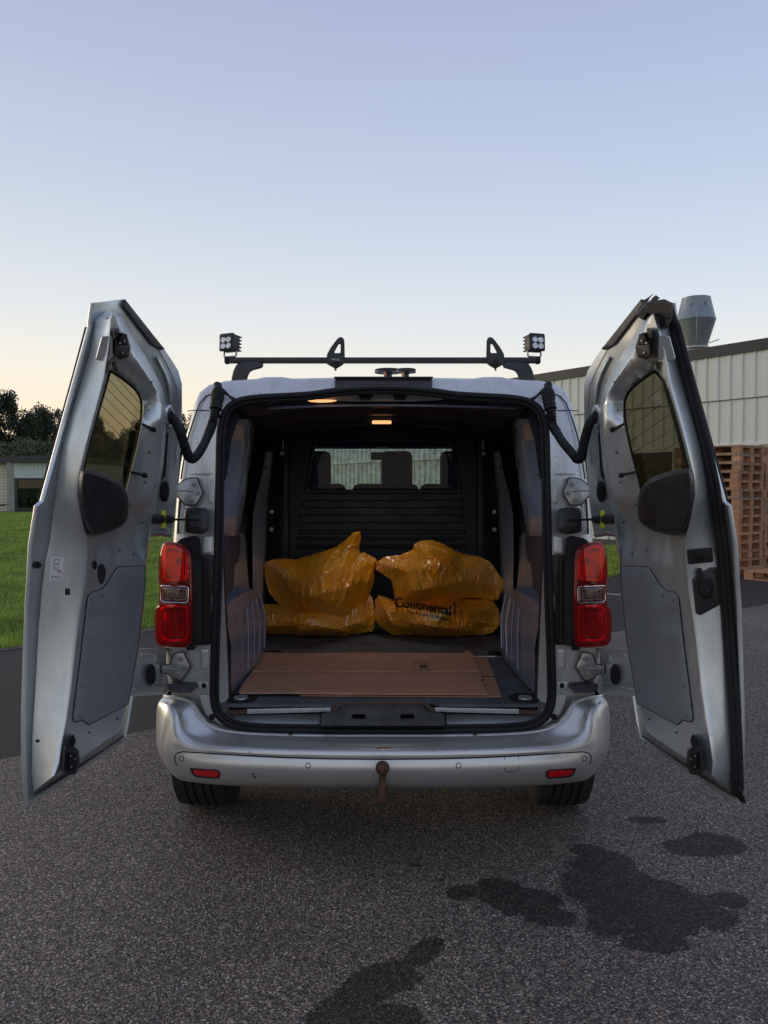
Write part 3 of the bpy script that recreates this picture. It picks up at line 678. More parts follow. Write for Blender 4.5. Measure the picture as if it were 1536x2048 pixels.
# ------------------------------------------------------------------ the van: body
van = empty('van', (0, 5.2, 0)); tag(van, 'silver panel van seen from behind with both rear doors swung wide open', 'van')
ST = [  # aperture px, outer px from bottom centre up the left side to top centre
 ((766, 1462), (766, 1480)), ((600, 1461), (600, 1480)), ((500, 1459), (490, 1479)), ((462, 1452), (440, 1474)), ((441, 1438), (405, 1460)), ((430, 1420), (375, 1425)), ((425, 1395), (345, 1395)),
 ((426, 1350), (334, 1350)), ((427, 1300), (331, 1300)), ((431, 1200), (336, 1200)), ((434, 1100), (345, 1100)), ((436, 1000), (353, 1000)), ((437, 930), (361, 930)), ((438, 875), (371, 875)), ((441, 845), (380, 845)),
 ((449, 822), (388, 812)), ((463, 807), (399, 785)), ((485, 798), (418, 770)), ((520, 794), (450, 762)), ((560, 792), (512, 758)), ((600, 790), (530, 754)), ((625, 788), (565, 754)), ((650, 784), (585, 757)), ((680, 780), (640, 756)), ((720, 777), (700, 755)), ((766, 776), (766, 755))]
def full(seq): return seq + [(1532-x, y) for x, y in seq[::-1][1:-1]]
AP = full([s[0] for s in ST]); OU = full([s[1] for s in ST])
def lerp2(a, b, t): return (a[0]+(b[0]-a[0])*t, a[1]+(b[1]-a[1])*t)
def ringpx(t): return [lerp2(a, o, t) for a, o in zip(AP, OU)]
def ring(t, d): return [S(x, y, d) for x, y in ringpx(t)]
def outd(i, base):   # the corner columns curve away
    return base
rings = []
r_in = [S(x, y, .0) for x, y in offset(AP, 7)]
rings.append([Vector((p.x*.998, p.y+.05, p.z)) for p in r_in])
rings.append([Vector((p.x, p.y+.03, p.z)) for p in r_in])
rings.append(ring(0, .0)); rings.append(ring(.07, .0)); rings.append(ring(.14, .012)); rings.append(ring(.30, .022)); rings.append(ring(.7, .03)); rings.append(ring(.88, .04)); rings.append(ring(.97, .055)); rings.append(ring(1.0, .085))
last = rings[-1]; zc = 1.2
def grow(k, y):
    out = []
    for p in last:
        out.append(Vector((p.x*k[0], y(p), zc+(p.z-zc)*k[1])))
    return out
rings.append(grow((1.02, 1.004), lambda p: p.y+.12)); rings.append(grow((1.035, 1.01), lambda p: p.y+.5)); rings.append(grow((1.035, 1.015), lambda p: 6.4))
grid('body_shell', rings, M_silver, van, 40, close=True)
tube('door_seal', [S(x, y, -.010) for x, y in smoothloop(AP, 2)], .0125, M_rubber, van, 10, closed=True)
tube('door_seal', [S(x, y, -.002) for x, y in smoothloop(offset(AP, 8), 2)], .009, M_rubber, van, 8, closed=True)
# front of the van: roof run-out, windscreen, bonnet
def vside(px_sign):
    s = px_sign
    o = slab('cab_side', [(6.38, .45), (8.3, .45), (8.45, .8), (8.2, 1.12), (7.6, 1.22), (6.9, 1.9), (6.38, 1.93)], lambda a, b, n: Vector((s*n, a, b)), .89, .86, M_silver, van, holes=[[(6.5, 1.2), (7.45, 1.2), (6.95, 1.75), (6.5, 1.78)]])
    slab('side_glass', [(6.5, 1.2), (7.45, 1.2), (6.95, 1.75), (6.5, 1.78)], lambda a, b, n: Vector((s*n, a, b)), .88, .872, M_clear, van)
for s in (-1, 1): vside(s)
grid('cab_roof', [[Vector((x, y, z)) for x in (-.86, -.5, 0, .5, .86)] for y, z in ((6.38, 1.92), (6.7, 1.92), (6.9, 1.86))], M_silver, van, thick=.03)
grid('windscreen', [[Vector((x, y-.06*(x/.8)**2, z)) for x in (-.84, -.5, 0, .5, .84)] for y, z in ((6.95, 1.80), (7.25, 1.55), (7.62, 1.2))], M_clear, van)
grid('bonnet', [[Vector((x, y-.2*(abs(x)/.86)**3, z-.05*(x/.8)**2)) for x in (-.86, -.5, 0, .5, .86)] for y, z in ((7.62, 1.19), (8.1, 1.08), (8.4, .9), (8.5, .5))], M_silver, van, thick=.02)
box('underbody', (0, 5.7, .40), (1.30, 5.0, .10), M_under, van); box('front_floor', (0, 7.0, .52), (1.68, 2.2, .1), M_under, van)
box('dashboard', (0, 7.25, 1.04), (1.66, .5, .34), M_plastic, van, .05)
box('sun_visor', (0, 6.80, 1.84), (1.5, .25, .07), M_plastic2, van, .02)
mirr = box('rear_view_mirror', (0.0, 6.85, 1.74), (.22, .03, .07), M_plastic, van, .012)
for x, w2 in ((-.56, .46), (.02, .46), (.56, .46)):
    st_ = box('seat', (x, 6.15, 1.18), (w2+.07, .16, .62), M_seat, van, .05)
    box('headrest', (x+(.09 if x == .02 else .02), 6.14, 1.60), (.25, .11, .30), M_seat, st_, .045)
    box('seat_cushion', (x, 6.45, .85), (w2, .5, .16), M_seat, st_, .05)

# cargo hold lining
zf = .59
fl = slab('load_floor', [(-.72, 3.06), (-.17, 3.06), (-.13, 3.10), (.19, 3.10), (.23, 3.06), (.72, 3.06), (.72, 5.38), (-.72, 5.38)], lambda a, b, n: Vector((a, b, n)), zf, zf-.012, M_floor, van, bev=.004, bevn=.003)
box('floor_base', (0, 4.25, zf-.045), (1.5, 2.3, .06), M_under, van)
tube('floor_joint', [Vector((.42, 3.93, zf+.001)), Vector((.62, 3.93, zf+.001))], .004, M_alu, fl, 6)
# black end caps and aluminium strips along the rear edge of the floor
def SP(x, y): return S(x, y, .0)
def flat_on(Y): return lambda x, y, n=0.0: P(x, y, Y-n)
for q in (lambda x: x, mirx):
    w3 = [(q(494), 1418), (q(662), 1415), (q(662), 1423.5), (q(494), 1428)]
    slab('edge_strip', w3, flat_on(3.045), .008, -.01, M_alu, van, bev=1.2, bevn=.002)
    slab('edge_end', [(q(450), 1421), (q(493), 1419), (q(493), 1428), (q(452), 1430)], flat_on(3.045), .007, -.01, mat('brown_edge', (.05, .03, .022), .6), van)
    slab('edge_end', [(q(663), 1415), (q(671), 1413), (q(678), 1405), (q(683), 1407), (q(676), 1420), (q(663), 1424)], flat_on(3.045), .007, -.01, mat('brown_edge', (.06, .035, .025), .6), van)
    # painted door step below
    slab('door_step', [(q(452), 1431), (q(640), 1427), (q(640), 1450), (q(500), 1452), (q(470), 1447)], lambda x, y, n=0.0: P(x, y, 3.10-(y-1428)*.0022-n), .0, -.03, M_alu, van, bev=1.5, bevn=.004)
    c = P(q(483), 1415, 3.14); c.z = zf+.004
    lathe('tie_down_recess', [(.024, -.001), (.045, .004), (.058, .006), (.066, .0), (.066, -.004)], 28, M_rubber, van, loc=tuple(c))
    lathe('tie_down_ring', [(.012, .0), (.022, .006), (.028, .006), (.03, .0)], 20, M_steel, van, loc=tuple(c+Vector((0, -.01, .002))))
c = P(1000, 1306, 3.98); c.z = zf+.004; lathe('tie_down_recess', [(.024, 0), (.045, .004), (.058, .006), (.066, .0)], 24, M_rubber, van, loc=tuple(c))
c = P(545, 1308, 3.98); c.z = zf+.004; lathe('tie_down_recess', [(.024, 0), (.045, .004), (.058, .006), (.066, .0)], 24, M_rubber, van, loc=tuple(c))
# black striker cover in the middle of the sill
sc_ = [(640, 1452), (641, 1428), (655, 1424), (672, 1420), (684, 1409), (848, 1409), (860, 1420), (877, 1424), (890, 1428), (891, 1452)]
slab('sill_cover', rounded(sc_, 6), lambda x, y, n=0.0: P(x, y, 3.085-(y-1408)*.0022-n), .014, -.02, M_dusty, van, holes=[rounded(rect(704, 1429, 731, 1437), 4), rounded(rect(801, 1429, 828, 1437), 4)], bev=4, bevn=.01)
slab('sill_cover_lip', rounded([(676, 1411), (684, 1404), (848, 1404), (856, 1411)], 3), lambda x, y, n=0.0: P(x, y, 3.09-n), .016, -.02, mat('brown_edge', (.09, .05, .035), .6), van, bev=1, bevn=.003)
slab('sill', [(430, 1426), (1102, 1426), (1095, 1450), (1060, 1462), (766, 1466), (472, 1462), (437, 1450)], lambda x, y, n=0.0: P(x, y, 3.14-(y-1426)*.0018-n), .0, -.02, M_plastic, van)

# side linings, built left and mirrored
def lr(f):
    f(lambda v: Vector(v), 1); f(lambda v: Vector((-v[0], v[1], v[2])), -1)
def lining(m, s):
    def g(name, rows, mt, **k): return grid(name, [[m(p) for p in r_] for r_ in rows], mt, van, **k)
    # outer wall behind everything
    g('side_lining', [[(-.80+(.022 if (k % 4) in (1, 2) else 0), y, .55+.052*k) for y in (3.45, 4.2, 5.4)] for k in range(25)], M_ply)
    g('ceiling_side', [[(-.80, 3.3, 1.72), (-.80, 5.4, 1.70)], [(-.70, 3.3, 1.82), (-.70, 5.4, 1.80)], [(-.55, 3.3, 1.86), (-.55, 5.4, 1.84)]], M_bulk)
    # rear pillar lining: broad pressed panel running forward from the opening
    rows_ = []
    for py, xa, Ya, xb, _Y in ((838, 460, 3.34, 500, 3.82), (850, 455, 3.33, 504, 3.85), (880, 463, 3.45, 502, 3.87), (905, 459, 3.42, 498, 3.85), (940, 453, 3.36, 492, 3.82), (975, 447, 3.27, 490, 3.80), (1005, 447, 3.22, 486, 3.76), (1020, 447, 3.20, 482, 3.71), (1035, 447, 3.20, 480, 3.66), (1055, 447, 3.22, 476, 3.62), (1072, 447, 3.27, 472, 3.60)):
        Yb = Ya+.24; a = P(xa, py, Ya); b2 = P(xb, py, Yb); r_ = []
        for k in range(7):
            t = k/6; q = a.lerp(b2, t); q.x += .028*sin(pi*t)*(1 if py < 1000 else .6); r_.append(q)
        bk = b2+Vector((-.02, .16, 0)); r_.append(bk); rows_.append(r_)
    g('pillar_lining', rows_, M_inner)
    tube('cable', [m(P(x, y, Y)) for x, y, Y in ((456, 848, 3.3), (462, 836, 3.32), (480, 837, 3.42), (499, 849, 3.52), (503, 862, 3.55), (501, 900, 3.6), (496, 940, 3.58))], .006, M_plastic2, van, 6)
    slab('blue_glass_trim', [(444, 850), (453, 828), (474, 816), (478, 834), (463, 880), (455, 940), (446, 985), (442, 985)], lambda x, y, n=0.0: m(P(x, y, 3.31-n)), .0, -.02, mat('dark_blue_trim', (.03, .034, .055), .35), van)
    tube('tie_eye', [m(P(x, y, 3.33)) for x, y in ((449, 945), (457, 944), (461, 947), (457, 950), (449, 950))], .003, M_steel, van, 6)
    # ply trim below
    g('lower_trim', [[P(447, 1072, 3.2), P(474, 1072, 3.62), P(494, 1075, 4.0)], [P(447, 1180, 3.2), P(470, 1180, 3.62), P(494, 1180, 4.0)], [P(449, 1240, 3.2), P(470, 1240, 3.62), P(494, 1240, 4.0)]], M_ply)
    g('trim_ridge', [[P(478, 1066, 3.72), P(486, 1066, 3.8), P(489, 1068, 3.86)], [P(479, 1100, 3.72), P(487, 1105, 3.8), P(491, 1110, 3.86)], [P(474, 1122, 3.66), P(489, 1124, 3.8), P(494, 1128, 3.9)], [P(466, 1128, 3.55), P(484, 1132, 3.74), P(496, 1150, 3.95)], [P(466, 1170, 3.55), P(488, 1178, 3.78), P(499, 1185, 4.0)], [P(470, 1200, 3.6), P(490, 1200, 3.8), P(496, 1210, 4.0)]], M_inner)
    # wheel arch box
    rows_ = []
    for y, hz, xi in ((3.18, .98, -.645), (3.35, 1.0, -.635), (3.6, 1.0, -.625), (3.8, .98, -.62), (3.95, .92, -.622), (4.08, .80, -.63), (4.15, .60, -.65)):
        r_ = [(-.80, y, hz), (-.70, y, hz), (xi-.02, y, hz-.03), (xi+.0, y, hz-.10)]
        for z in (.8, .7, .6): r_.append((xi+.012, y, min(z, hz-.12)) if hz > .9 else (xi, y, min(z, hz-.02)))
        rows_.append(r_)
    g('wheel_arch', rows_, M_inner2)
    for k in range(4):
        yy = 3.45+k*.16; tube('arch_rib', [m((-.622+.01*cos(k), yy, .92)), m((-.606, yy, .8)), m((-.606, yy-.02, .64))], .0035, M_inner2, van, 6)
    # opening return strips
    g('opening_return', [[P(440, 1110, 3.10), P(445, 1110, 3.14)], [P(439, 1200, 3.08), P(449, 1200, 3.13)], [P(435, 1300, 3.08), P(454, 1300, 3.14)], [P(432, 1380, 3.07), P(457, 1380, 3.13)], [P(434, 1405, 3.07), P(457, 1408, 3.11)], [P(445, 1430, 3.07), P(457, 1425, 3.09)]], M_silver)
    g('brown_strip', [[P(444, 1090, 3.14), P(449, 1090, 3.2)], [P(448, 1200, 3.14), P(453, 1200, 3.2)], [P(453, 1300, 3.145), P(460, 1300, 3.2)], [P(456, 1400, 3.12), P(464, 1395, 3.17)]], mat('brown_trim', (.045, .03, .022), .6))
    # mid side: dark window, silver post, bolts
    slab('side_window', [(504, 905), (531, 905), (505, 1010), (492, 1010)], lambda x, y, n=0.0: m(P(x, y, 4.35-(x-492)*.004-n)), .0, -.01, M_plastic2, van)
    g('middle_post', [[P(532, 903, 4.5), P(540, 903, 4.55), P(546, 905, 4.8)], [P(524, 950, 4.45), P(534, 950, 4.5), P(541, 955, 4.8)], [P(513, 990, 4.4), P(530, 990, 4.48), P(536, 995, 4.8)], [P(506, 1030, 4.35), P(528, 1030, 4.45), P(534, 1030, 4.8)], [P(505, 1070, 4.35), P(527, 1070, 4.45), P(533, 1070, 4.8)], [P(506, 1240, 4.35), P(524, 1240, 4.45), P(530, 1240, 4.8)]], M_inner)
    g('front_lining', [[P(536, 880, 4.9), P(562, 880, 5.3)], [P(532, 1070, 4.8), P(556, 1070, 5.3)], [P(528, 1260, 4.8), P(550, 1260, 5.3)]], M_bulk)
    for x, y in ((531, 935), (520, 982)):
        p = m(P(x, y, 4.42)); lathe('bolt', [(0, -.004), (.006, -.003), (.006, .002)], 10, M_plastic, van, axis='Y', loc=tuple(p))
    for x, y in ((543, 1024), (543, 1059), (564, 907)):
        p = m(P(x, y, 4.85)); lathe('bolt', [(0, -.008), (.014, -.006), (.014, .004)], 12, M_steel, van, axis='Y', loc=tuple(p))
    box('coat_hook', m(P(566, 888, 5.0)), (.012, .02, .07), M_alu, van, .003)
lr(lining)
# ceiling with cross ribs
def ceil_z(x): return 1.865-.06*(x/.6)**2
rw = []
for k in range(60):
    y = 3.30+k*.035; e = .02 if (k % 14) in (5, 6, 7) else 0
    rw.append([Vector((x, y, ceil_z(x)-e-.01*(y-3.3))) for x in (-.62, -.4, -.2, 0, .2, .4, .62)])
grid('ceiling', rw, M_bulk, van)
# rear header inside the opening
slab('header_trim', smoothloop([(640, 790), (690, 781), (766, 778), (842, 781), (892, 790), (885, 803), (647, 803)]), flat_on(3.30), .0, -.06, mat('grey_header_trim', (.50, .48, .45), .5), van, bev=2, bevn=.01)
slab('header_rail', [(520, 797), (640, 801), (766, 803), (892, 801), (1012, 797), (1058, 803), (1058, 809), (900, 809), (766, 807), (632, 809), (474, 809), (474, 803)], flat_on(3.40), .0, -.10, M_bulk, van, bev=2, bevn=.008)
slab('chrome_rail', [(536, 812), (650, 808), (766, 807), (882, 808), (1045, 812), (1045, 819), (882, 814), (766, 812.5), (650, 814), (536, 819)], flat_on(3.41), .02, -.06, mat('sky_tinted_rail', (.40, .46, .66), .35, .3), van, bev=1.5, bevn=.006)  # blue tint paints in the sky mirrored along the rail
for x in (731, 800):
    o = slab('catch', rounded([(x-15, 786), (x+15, 786), (x+15, 791), (x+10, 800), (x-10, 800), (x-15, 791)], 3), flat_on(3.28), .02, -.01, M_plastic, van, bev=2, bevn=.006)
    slab('catch_slot', rounded(rect(x-8, 790, x+8, 796), 2), flat_on(3.28), .0235, .018, M_dark, o)
slab('header_lamp', smoothloop([(612, 801), (626, 799), (660, 799), (677, 801), (660, 805), (628, 805)]), flat_on(3.27), .012, -.01, M_orange_lamp, van, bev=1.5, bevn=.005)
for nm, lc, en, sz in (('ceiling_lamp_light', P(763, 852, 4.25), .52, .18),):
    ld = bpy.data.lights.new(nm, 'AREA'); ld.energy = en; ld.size = sz; ld.color = (1, .93, .88); ld.spread = R(110); lo = bpy.data.objects.new(nm, ld); C.objects.link(lo); lo.location = lc
lampc = P(763, 838, 4.2)
lamp = box('ceiling_lamp', lampc+Vector((0, .03, 0.0)), (.20, .10, .05), M_plastic2, van, .01)
slab('lamp_lens', rounded(rect(744, 841, 783, 848), 3), flat_on(4.12), .01, -.02, M_orange_lamp, lamp, bev=1.2, bevn=.004)
for k in range(5): box('lamp_fin', P(738+k*13, 824, 4.15), (.016, .03, .03), M_plastic2, lamp, .003)
# bulkhead: moulded dark partition with ribs and a framed window
YBK = 5.36
bw = rounded([(607, 988), (926, 988), (908, 877), (626, 877)], 12)
bwh = rounded([(615, 979), (918, 979), (901, 884), (633, 884)], 9)
def BK(x, y, n=0.0): return P(x, y, YBK-n)
bk = slab('bulkhead', [(535, 850), (997, 850), (1000, 1260), (532, 1260)], BK, .0, -.03, M_bulk, van, holes=[bwh])
slab('window_rim', bw, BK, .022, .0005, M_bulk, bk, holes=[bwh], bev=2, bevn=.008)
slab('partition_window', bwh, BK, -.012, -.018, M_scratch, bk)
for y0, y1, x0, x1 in ((1000, 1016, 604, 926), (1029, 1046, 599, 928), (1060, 1068, 596, 930), (1074, 1080, 595, 931), (1089, 1097, 593, 933), (1112, 1124, 592, 934), (1140, 1150, 590, 936)):
    slab('rib', rounded(rect(x0, y0, x1, y1), 2), BK, .028, .0005, M_bulk, bk, bev=2, bevn=.012)
for x0, x1 in ((548, 580), (952, 984)):
    slab('column_moulding', rounded([(x0+(10 if x0 < 700 else 0), 872), (x1-(0 if x0 < 700 else 10), 872), (x1, 1230), (x0, 1230)], 8), BK, .05, .0005, M_bulk, bk, bev=6, bevn=.03)
box('tube_rail', P(766, 866, 5.3), (1.5, .05, .03), M_bulk, bk, .01)
for x in (626, 899):
    p = BK(x, 909, .01); lathe('bolt', [(0, -.01), (.010, -.008), (.010, .004)], 12, M_steel, bk, axis='Y', loc=tuple(p))

# ------------------------------------------------------------------ bumper
def spl(pts, n=3):
    """pts: (px, py, Y) -> smooth world points"""
    return catmull([P(x, y, Y) for x, y, Y in pts], n)
cx_ = [766, 640, 540, 470]
step_in = [(766, 1467, 3.03), (640, 1467, 3.03), (540, 1465, 3.03), (478, 1461, 3.03), (436, 1452, 3.03), (408, 1434, 3.03), (394, 1414, 3.03), (384, 1399, 3.05), (366, 1393, 3.07), (345, 1391, 3.09), (330, 1390, 3.12)]
lip_o = [(766, 1472, 3.00), (640, 1472, 3.00), (540, 1470, 3.00), (476, 1466, 3.0), (432, 1457, 3.0), (402, 1438, 3.0), (388, 1416, 3.01), (378, 1403, 3.03), (362, 1397, 3.05), (342, 1394, 3.07), (328, 1392, 3.10)]
tread1 = [(766, 1473, 2.985), (640, 1473, 2.985), (540, 1471, 2.985), (474, 1467.5, 2.985), (429, 1459, 2.99), (399, 1441, 2.99), (385, 1420, 3.0), (375, 1408, 3.02), (360, 1401, 3.04), (340, 1397, 3.06), (326, 1394, 3.09)]
tread2 = [(766, 1494, 2.90), (640, 1493, 2.90), (540, 1490, 2.91), (466, 1486, 2.93), (412, 1480, 2.945), (378, 1465, 2.955), (366, 1440, 2.965), (361, 1422, 2.98), (350, 1408, 3.0), (333, 1402, 3.03), (320, 1399, 3.08)]
crest = [(766, 1498, 2.875), (640, 1497, 2.877), (540, 1494, 2.885), (464, 1490, 2.90), (406, 1484, 2.92), (370, 1468, 2.93), (359, 1441, 2.94), (354, 1423, 2.95), (344, 1411, 2.97), (328, 1406, 3.01), (316, 1404, 3.07)]
below = [(766, 1504, 2.860), (640, 1503, 2.862), (540, 1500, 2.87), (460, 1496, 2.885), (400, 1490, 2.905), (362, 1476, 2.915), (349, 1450, 2.93), (343, 1432, 2.945), (334, 1420, 2.965), (322, 1415, 3.01), (312, 1412, 3.07)]
upper = [(766, 1514, 2.855), (640, 1513, 2.857), (540, 1510, 2.865), (456, 1505, 2.88), (394, 1500, 2.90), (356, 1490, 2.91), (340, 1473, 2.93), (333, 1460, 2.95), (325, 1450, 2.97), (317, 1440, 3.02), (311, 1440, 3.08)]
g1 = [(766, 1518.2, 2.861), (640, 1517, 2.863), (540, 1513.6, 2.872), (456, 1508.4, 2.888), (392, 1503.6, 2.904), (354, 1496, 2.914), (337, 1484, 2.93), (330, 1474, 2.95), (322, 1466, 2.97), (316, 1460, 3.02), (311, 1458, 3.08)]
mid = [(766, 1535, 2.845), (640, 1534, 2.847), (540, 1531, 2.855), (452, 1527, 2.87), (390, 1523, 2.89), (350, 1516, 2.91), (333, 1506, 2.93), (326, 1500, 2.95), (319, 1494, 2.97), (314, 1490, 3.02), (312, 1488, 3.08)]
low1 = [(766, 1552, 2.85), (640, 1551, 2.852), (540, 1549, 2.86), (452, 1545, 2.875), (392, 1540, 2.895), (354, 1534, 2.915), (338, 1526, 2.935), (330, 1520, 2.955), (323, 1514, 2.98), (318, 1508, 3.03), (316, 1505, 3.09)]
low2 = [(766, 1574, 2.87), (640, 1573, 2.872), (540, 1571, 2.88), (454, 1568, 2.895), (396, 1563, 2.915), (362, 1558, 2.935), (348, 1552, 2.955), (340, 1545, 2.975), (333, 1538, 3.0), (328, 1530, 3.05), (326, 1524, 3.11)]
low3 = [(766, 1577, 2.92), (640, 1576, 2.922), (540, 1574, 2.93), (455, 1571, 2.945), (398, 1566, 2.965), (365, 1561, 2.985), (352, 1555, 3.005), (345, 1548, 3.025), (340, 1541, 3.05), (336, 1533, 3.1), (334, 1527, 3.14)]
prof = [step_in, lip_o, tread1, tread2, crest, below, upper, g1, mid, low1, low2, low3]
rows_ = []
for L in prof:
    half = spl(L, 4)
    e = half[-1]; half = half+[Vector((e.x-.004, e.y+.14, e.z)), Vector((e.x-.004, e.y+.3, e.z))]
    rows_.append([Vector((-p.x, p.y, p.z)) for p in half[::-1]][:-1]+half)
# widen the sides so the wrap-round flares
bumper = grid('rear_bumper', rows_, M_bump, van, 50)
sub = bumper.modifiers.new('sub', 'SUBSURF'); sub.levels = 1; sub.render_levels = 1
tube('bumper_lip', [Vector((-p.x, p.y, p.z)) for p in spl(lip_o, 5)[::-1]][:-1]+spl(lip_o, 5), .0055, M_silver, bumper, 8)
dark_line = [(1532-x, y) for x, y in [(362, 1522), (352, 1512), (356, 1503), (372, 1502), (460, 1508), (560, 1514), (660, 1517)]]
def bump_Y(px): a = abs(px-766); return 2.843+.0000012*a*a*.1+(.045*(a/374)**2.4)
def BF(x, y, n=0.0):
    # bumper face found on the real mesh
    d = ray(x, y).normalized(); h = BV.ray_cast(O0, d)
    q = h[0] if h[0] is not None else P(x, y, bump_Y(x))
    return q - d*n
dg = bpy.context.evaluated_depsgraph_get(); bpy.context.view_layer.update(); ev = bumper.evaluated_get(dg); me_ = ev.to_mesh()
mw = bumper.matrix_world
BV = BVHTree.FromPolygons([mw @ v.co for v in me_.vertices], [tuple(p.vertices) for p in me_.polygons])
ln_ = [(353, 1530), (349, 1516), (353, 1507), (366, 1503.5), (400, 1505.5), (460, 1509.5), (560, 1514.5), (660, 1517.5), (766, 1518.5)]
ln_ = ln_+[(1532-x, y) for x, y in ln_[::-1][1:]]
fine = []
for (xa, ya), (xb, yb) in zip(ln_, ln_[1:]):
    for k in range(6): fine.append((xa+(xb-xa)*k/6, ya+(yb-ya)*k/6))
tube('panel_gap', [BF(x, y, -.0005) for x, y in fine], .0026, M_dark, bumper, 6)
def ringtube(name, pts, r, m, parent): return tube(name, [BF(x, y, 0) for x, y in pts], r, m, parent, 6, closed=True)
for x in (363, 616, 917, 1169):
    y = 1518 if x in (363, 1169) else 1531
    if x == 363 or x == 1169: y = 1517
    ringtube('parking_sensor', ell(x, y, 4.6, 5.2, 18), .0016, M_dark, bumper)
for s in (0, 1):
    q = (lambda x: x) if s == 0 else mirx
    o = slab('reflector_frame', rounded([(q(379), 1537), (q(381), 1536), (q(434), 1539), (q(441), 1543), (q(440), 1556), (q(434), 1558), (q(392), 1555), (q(384), 1549)], 4), BF, .003, -.01, M_plastic, bumper, bev=1.5, bevn=.002)
    slab('reflector', rounded([(q(386), 1539.5), (q(434), 1542), (q(437), 1546), (q(436), 1554), (q(431), 1555), (q(395), 1552), (q(388), 1547)], 3), BF, .006, .0, M_red_refl, o, bev=1.5, bevn=.002)
ringtube('tow_eye_cover', rounded([(1009, 1512), (1037, 1511), (1037, 1538), (1033, 1543), (1013, 1544), (1009, 1540)], 3), .0014, M_dark, bumper)
for x in (581, 950): box('clip', P(x, 1468, 2.992), (.018, .008, .006), M_plastic, bumper, .001)
# scuffs and chips in the bumper paint
M_chip = mat('paint_chip', (.02, .02, .02), .7); M_scrape = mat('orange_scrape', (.35, .13, .05), .6)
for x, y, a, b2 in ((506, 1548, 3, 1.6), (509, 1554, 4.5, 1.8), (500, 1504, 3, .8), (580, 1500, 1.5, 1), (866, 1500, 1.5, 1), (933, 1500, 1.2, 1), (1205, 1511, 4, .8), (748, 1549, .8, 2.2)):
    slab('scuff', ell(x, y, a, b2, 9), BF, .001, -.002, M_chip, bumper)
slab('scrape', [(748, 1496), (760, 1494.6), (783, 1495), (778, 1497.4), (766, 1497), (754, 1498)], BF, .0012, -.002, M_scrape, bumper)

# tow ball
tb = P(765, 1536, 2.76)
lathe('tow_ball', [(0, .0262)]+[(.0255*sin(a), .0255*cos(a)) for a in np.linspace(.15, 2.45, 14)]+[(.0125, -.026), (.0125, -.045), (.0155, -.060), (.017, -.09), (.0185, -.112), (.0185, -.122), (0, -.124)], 24, M_rust, van, loc=tuple(tb))
tube('tow_bar', [tb+Vector((0, 0, -.10)), tb+Vector((0, .12, -.13)), tb+Vector((0, .45, -.10)), Vector((0, 3.6, .36))], .02, M_under, van, 8)

# wheels
M_tyre = mat('tyre_rubber', (.014, .014, .014), .75, var=.35, vs=10, bump=.3, bs=60)
def wheel(s, y):
    prof_ = [(.20, -.10), (.27, -.118), (.31, -.117), (.326, -.108)]
    x = -.094
    for g_ in (-.055, -.02, .02, .055): prof_ += [(.331, g_-.006), (.321, g_-.004), (.321, g_+.004), (.331, g_+.006)]
    prof_ += [(.326, .108), (.31, .117), (.27, .118), (.20, .10)]
    o = lathe('wheel', prof_, 64, M_tyre, van, axis='X', loc=(s*.795, y, .331), smooth=30)
    lathe('rim', [(.0, s*.04), (.05, s*.05), (.17, s*.03), (.2, s*.09), (.205, s*.09)], 32, M_steel, o, axis='X', loc=(s*.795, y, .331))
for s in (-1, 1): wheel(s, 3.56); wheel(s, 6.85)
for s in (-1, 1):
    rw = []
    for k in range(25):
        a = pi*k/24; rw.append([Vector((s*.70, 3.56+.40*cos(a), .33+.38*sin(a))), Vector((s*.905, 3.56+.40*cos(a), .33+.38*sin(a))), Vector((s*.905, 3.56+.44*cos(a), .33+.42*sin(a)))])
    grid('wheel_arch_trim', rw, M_plastic, van)
box('silencer', (.28, 3.45, .33), (.5, .25, .14), M_under, van, .04)

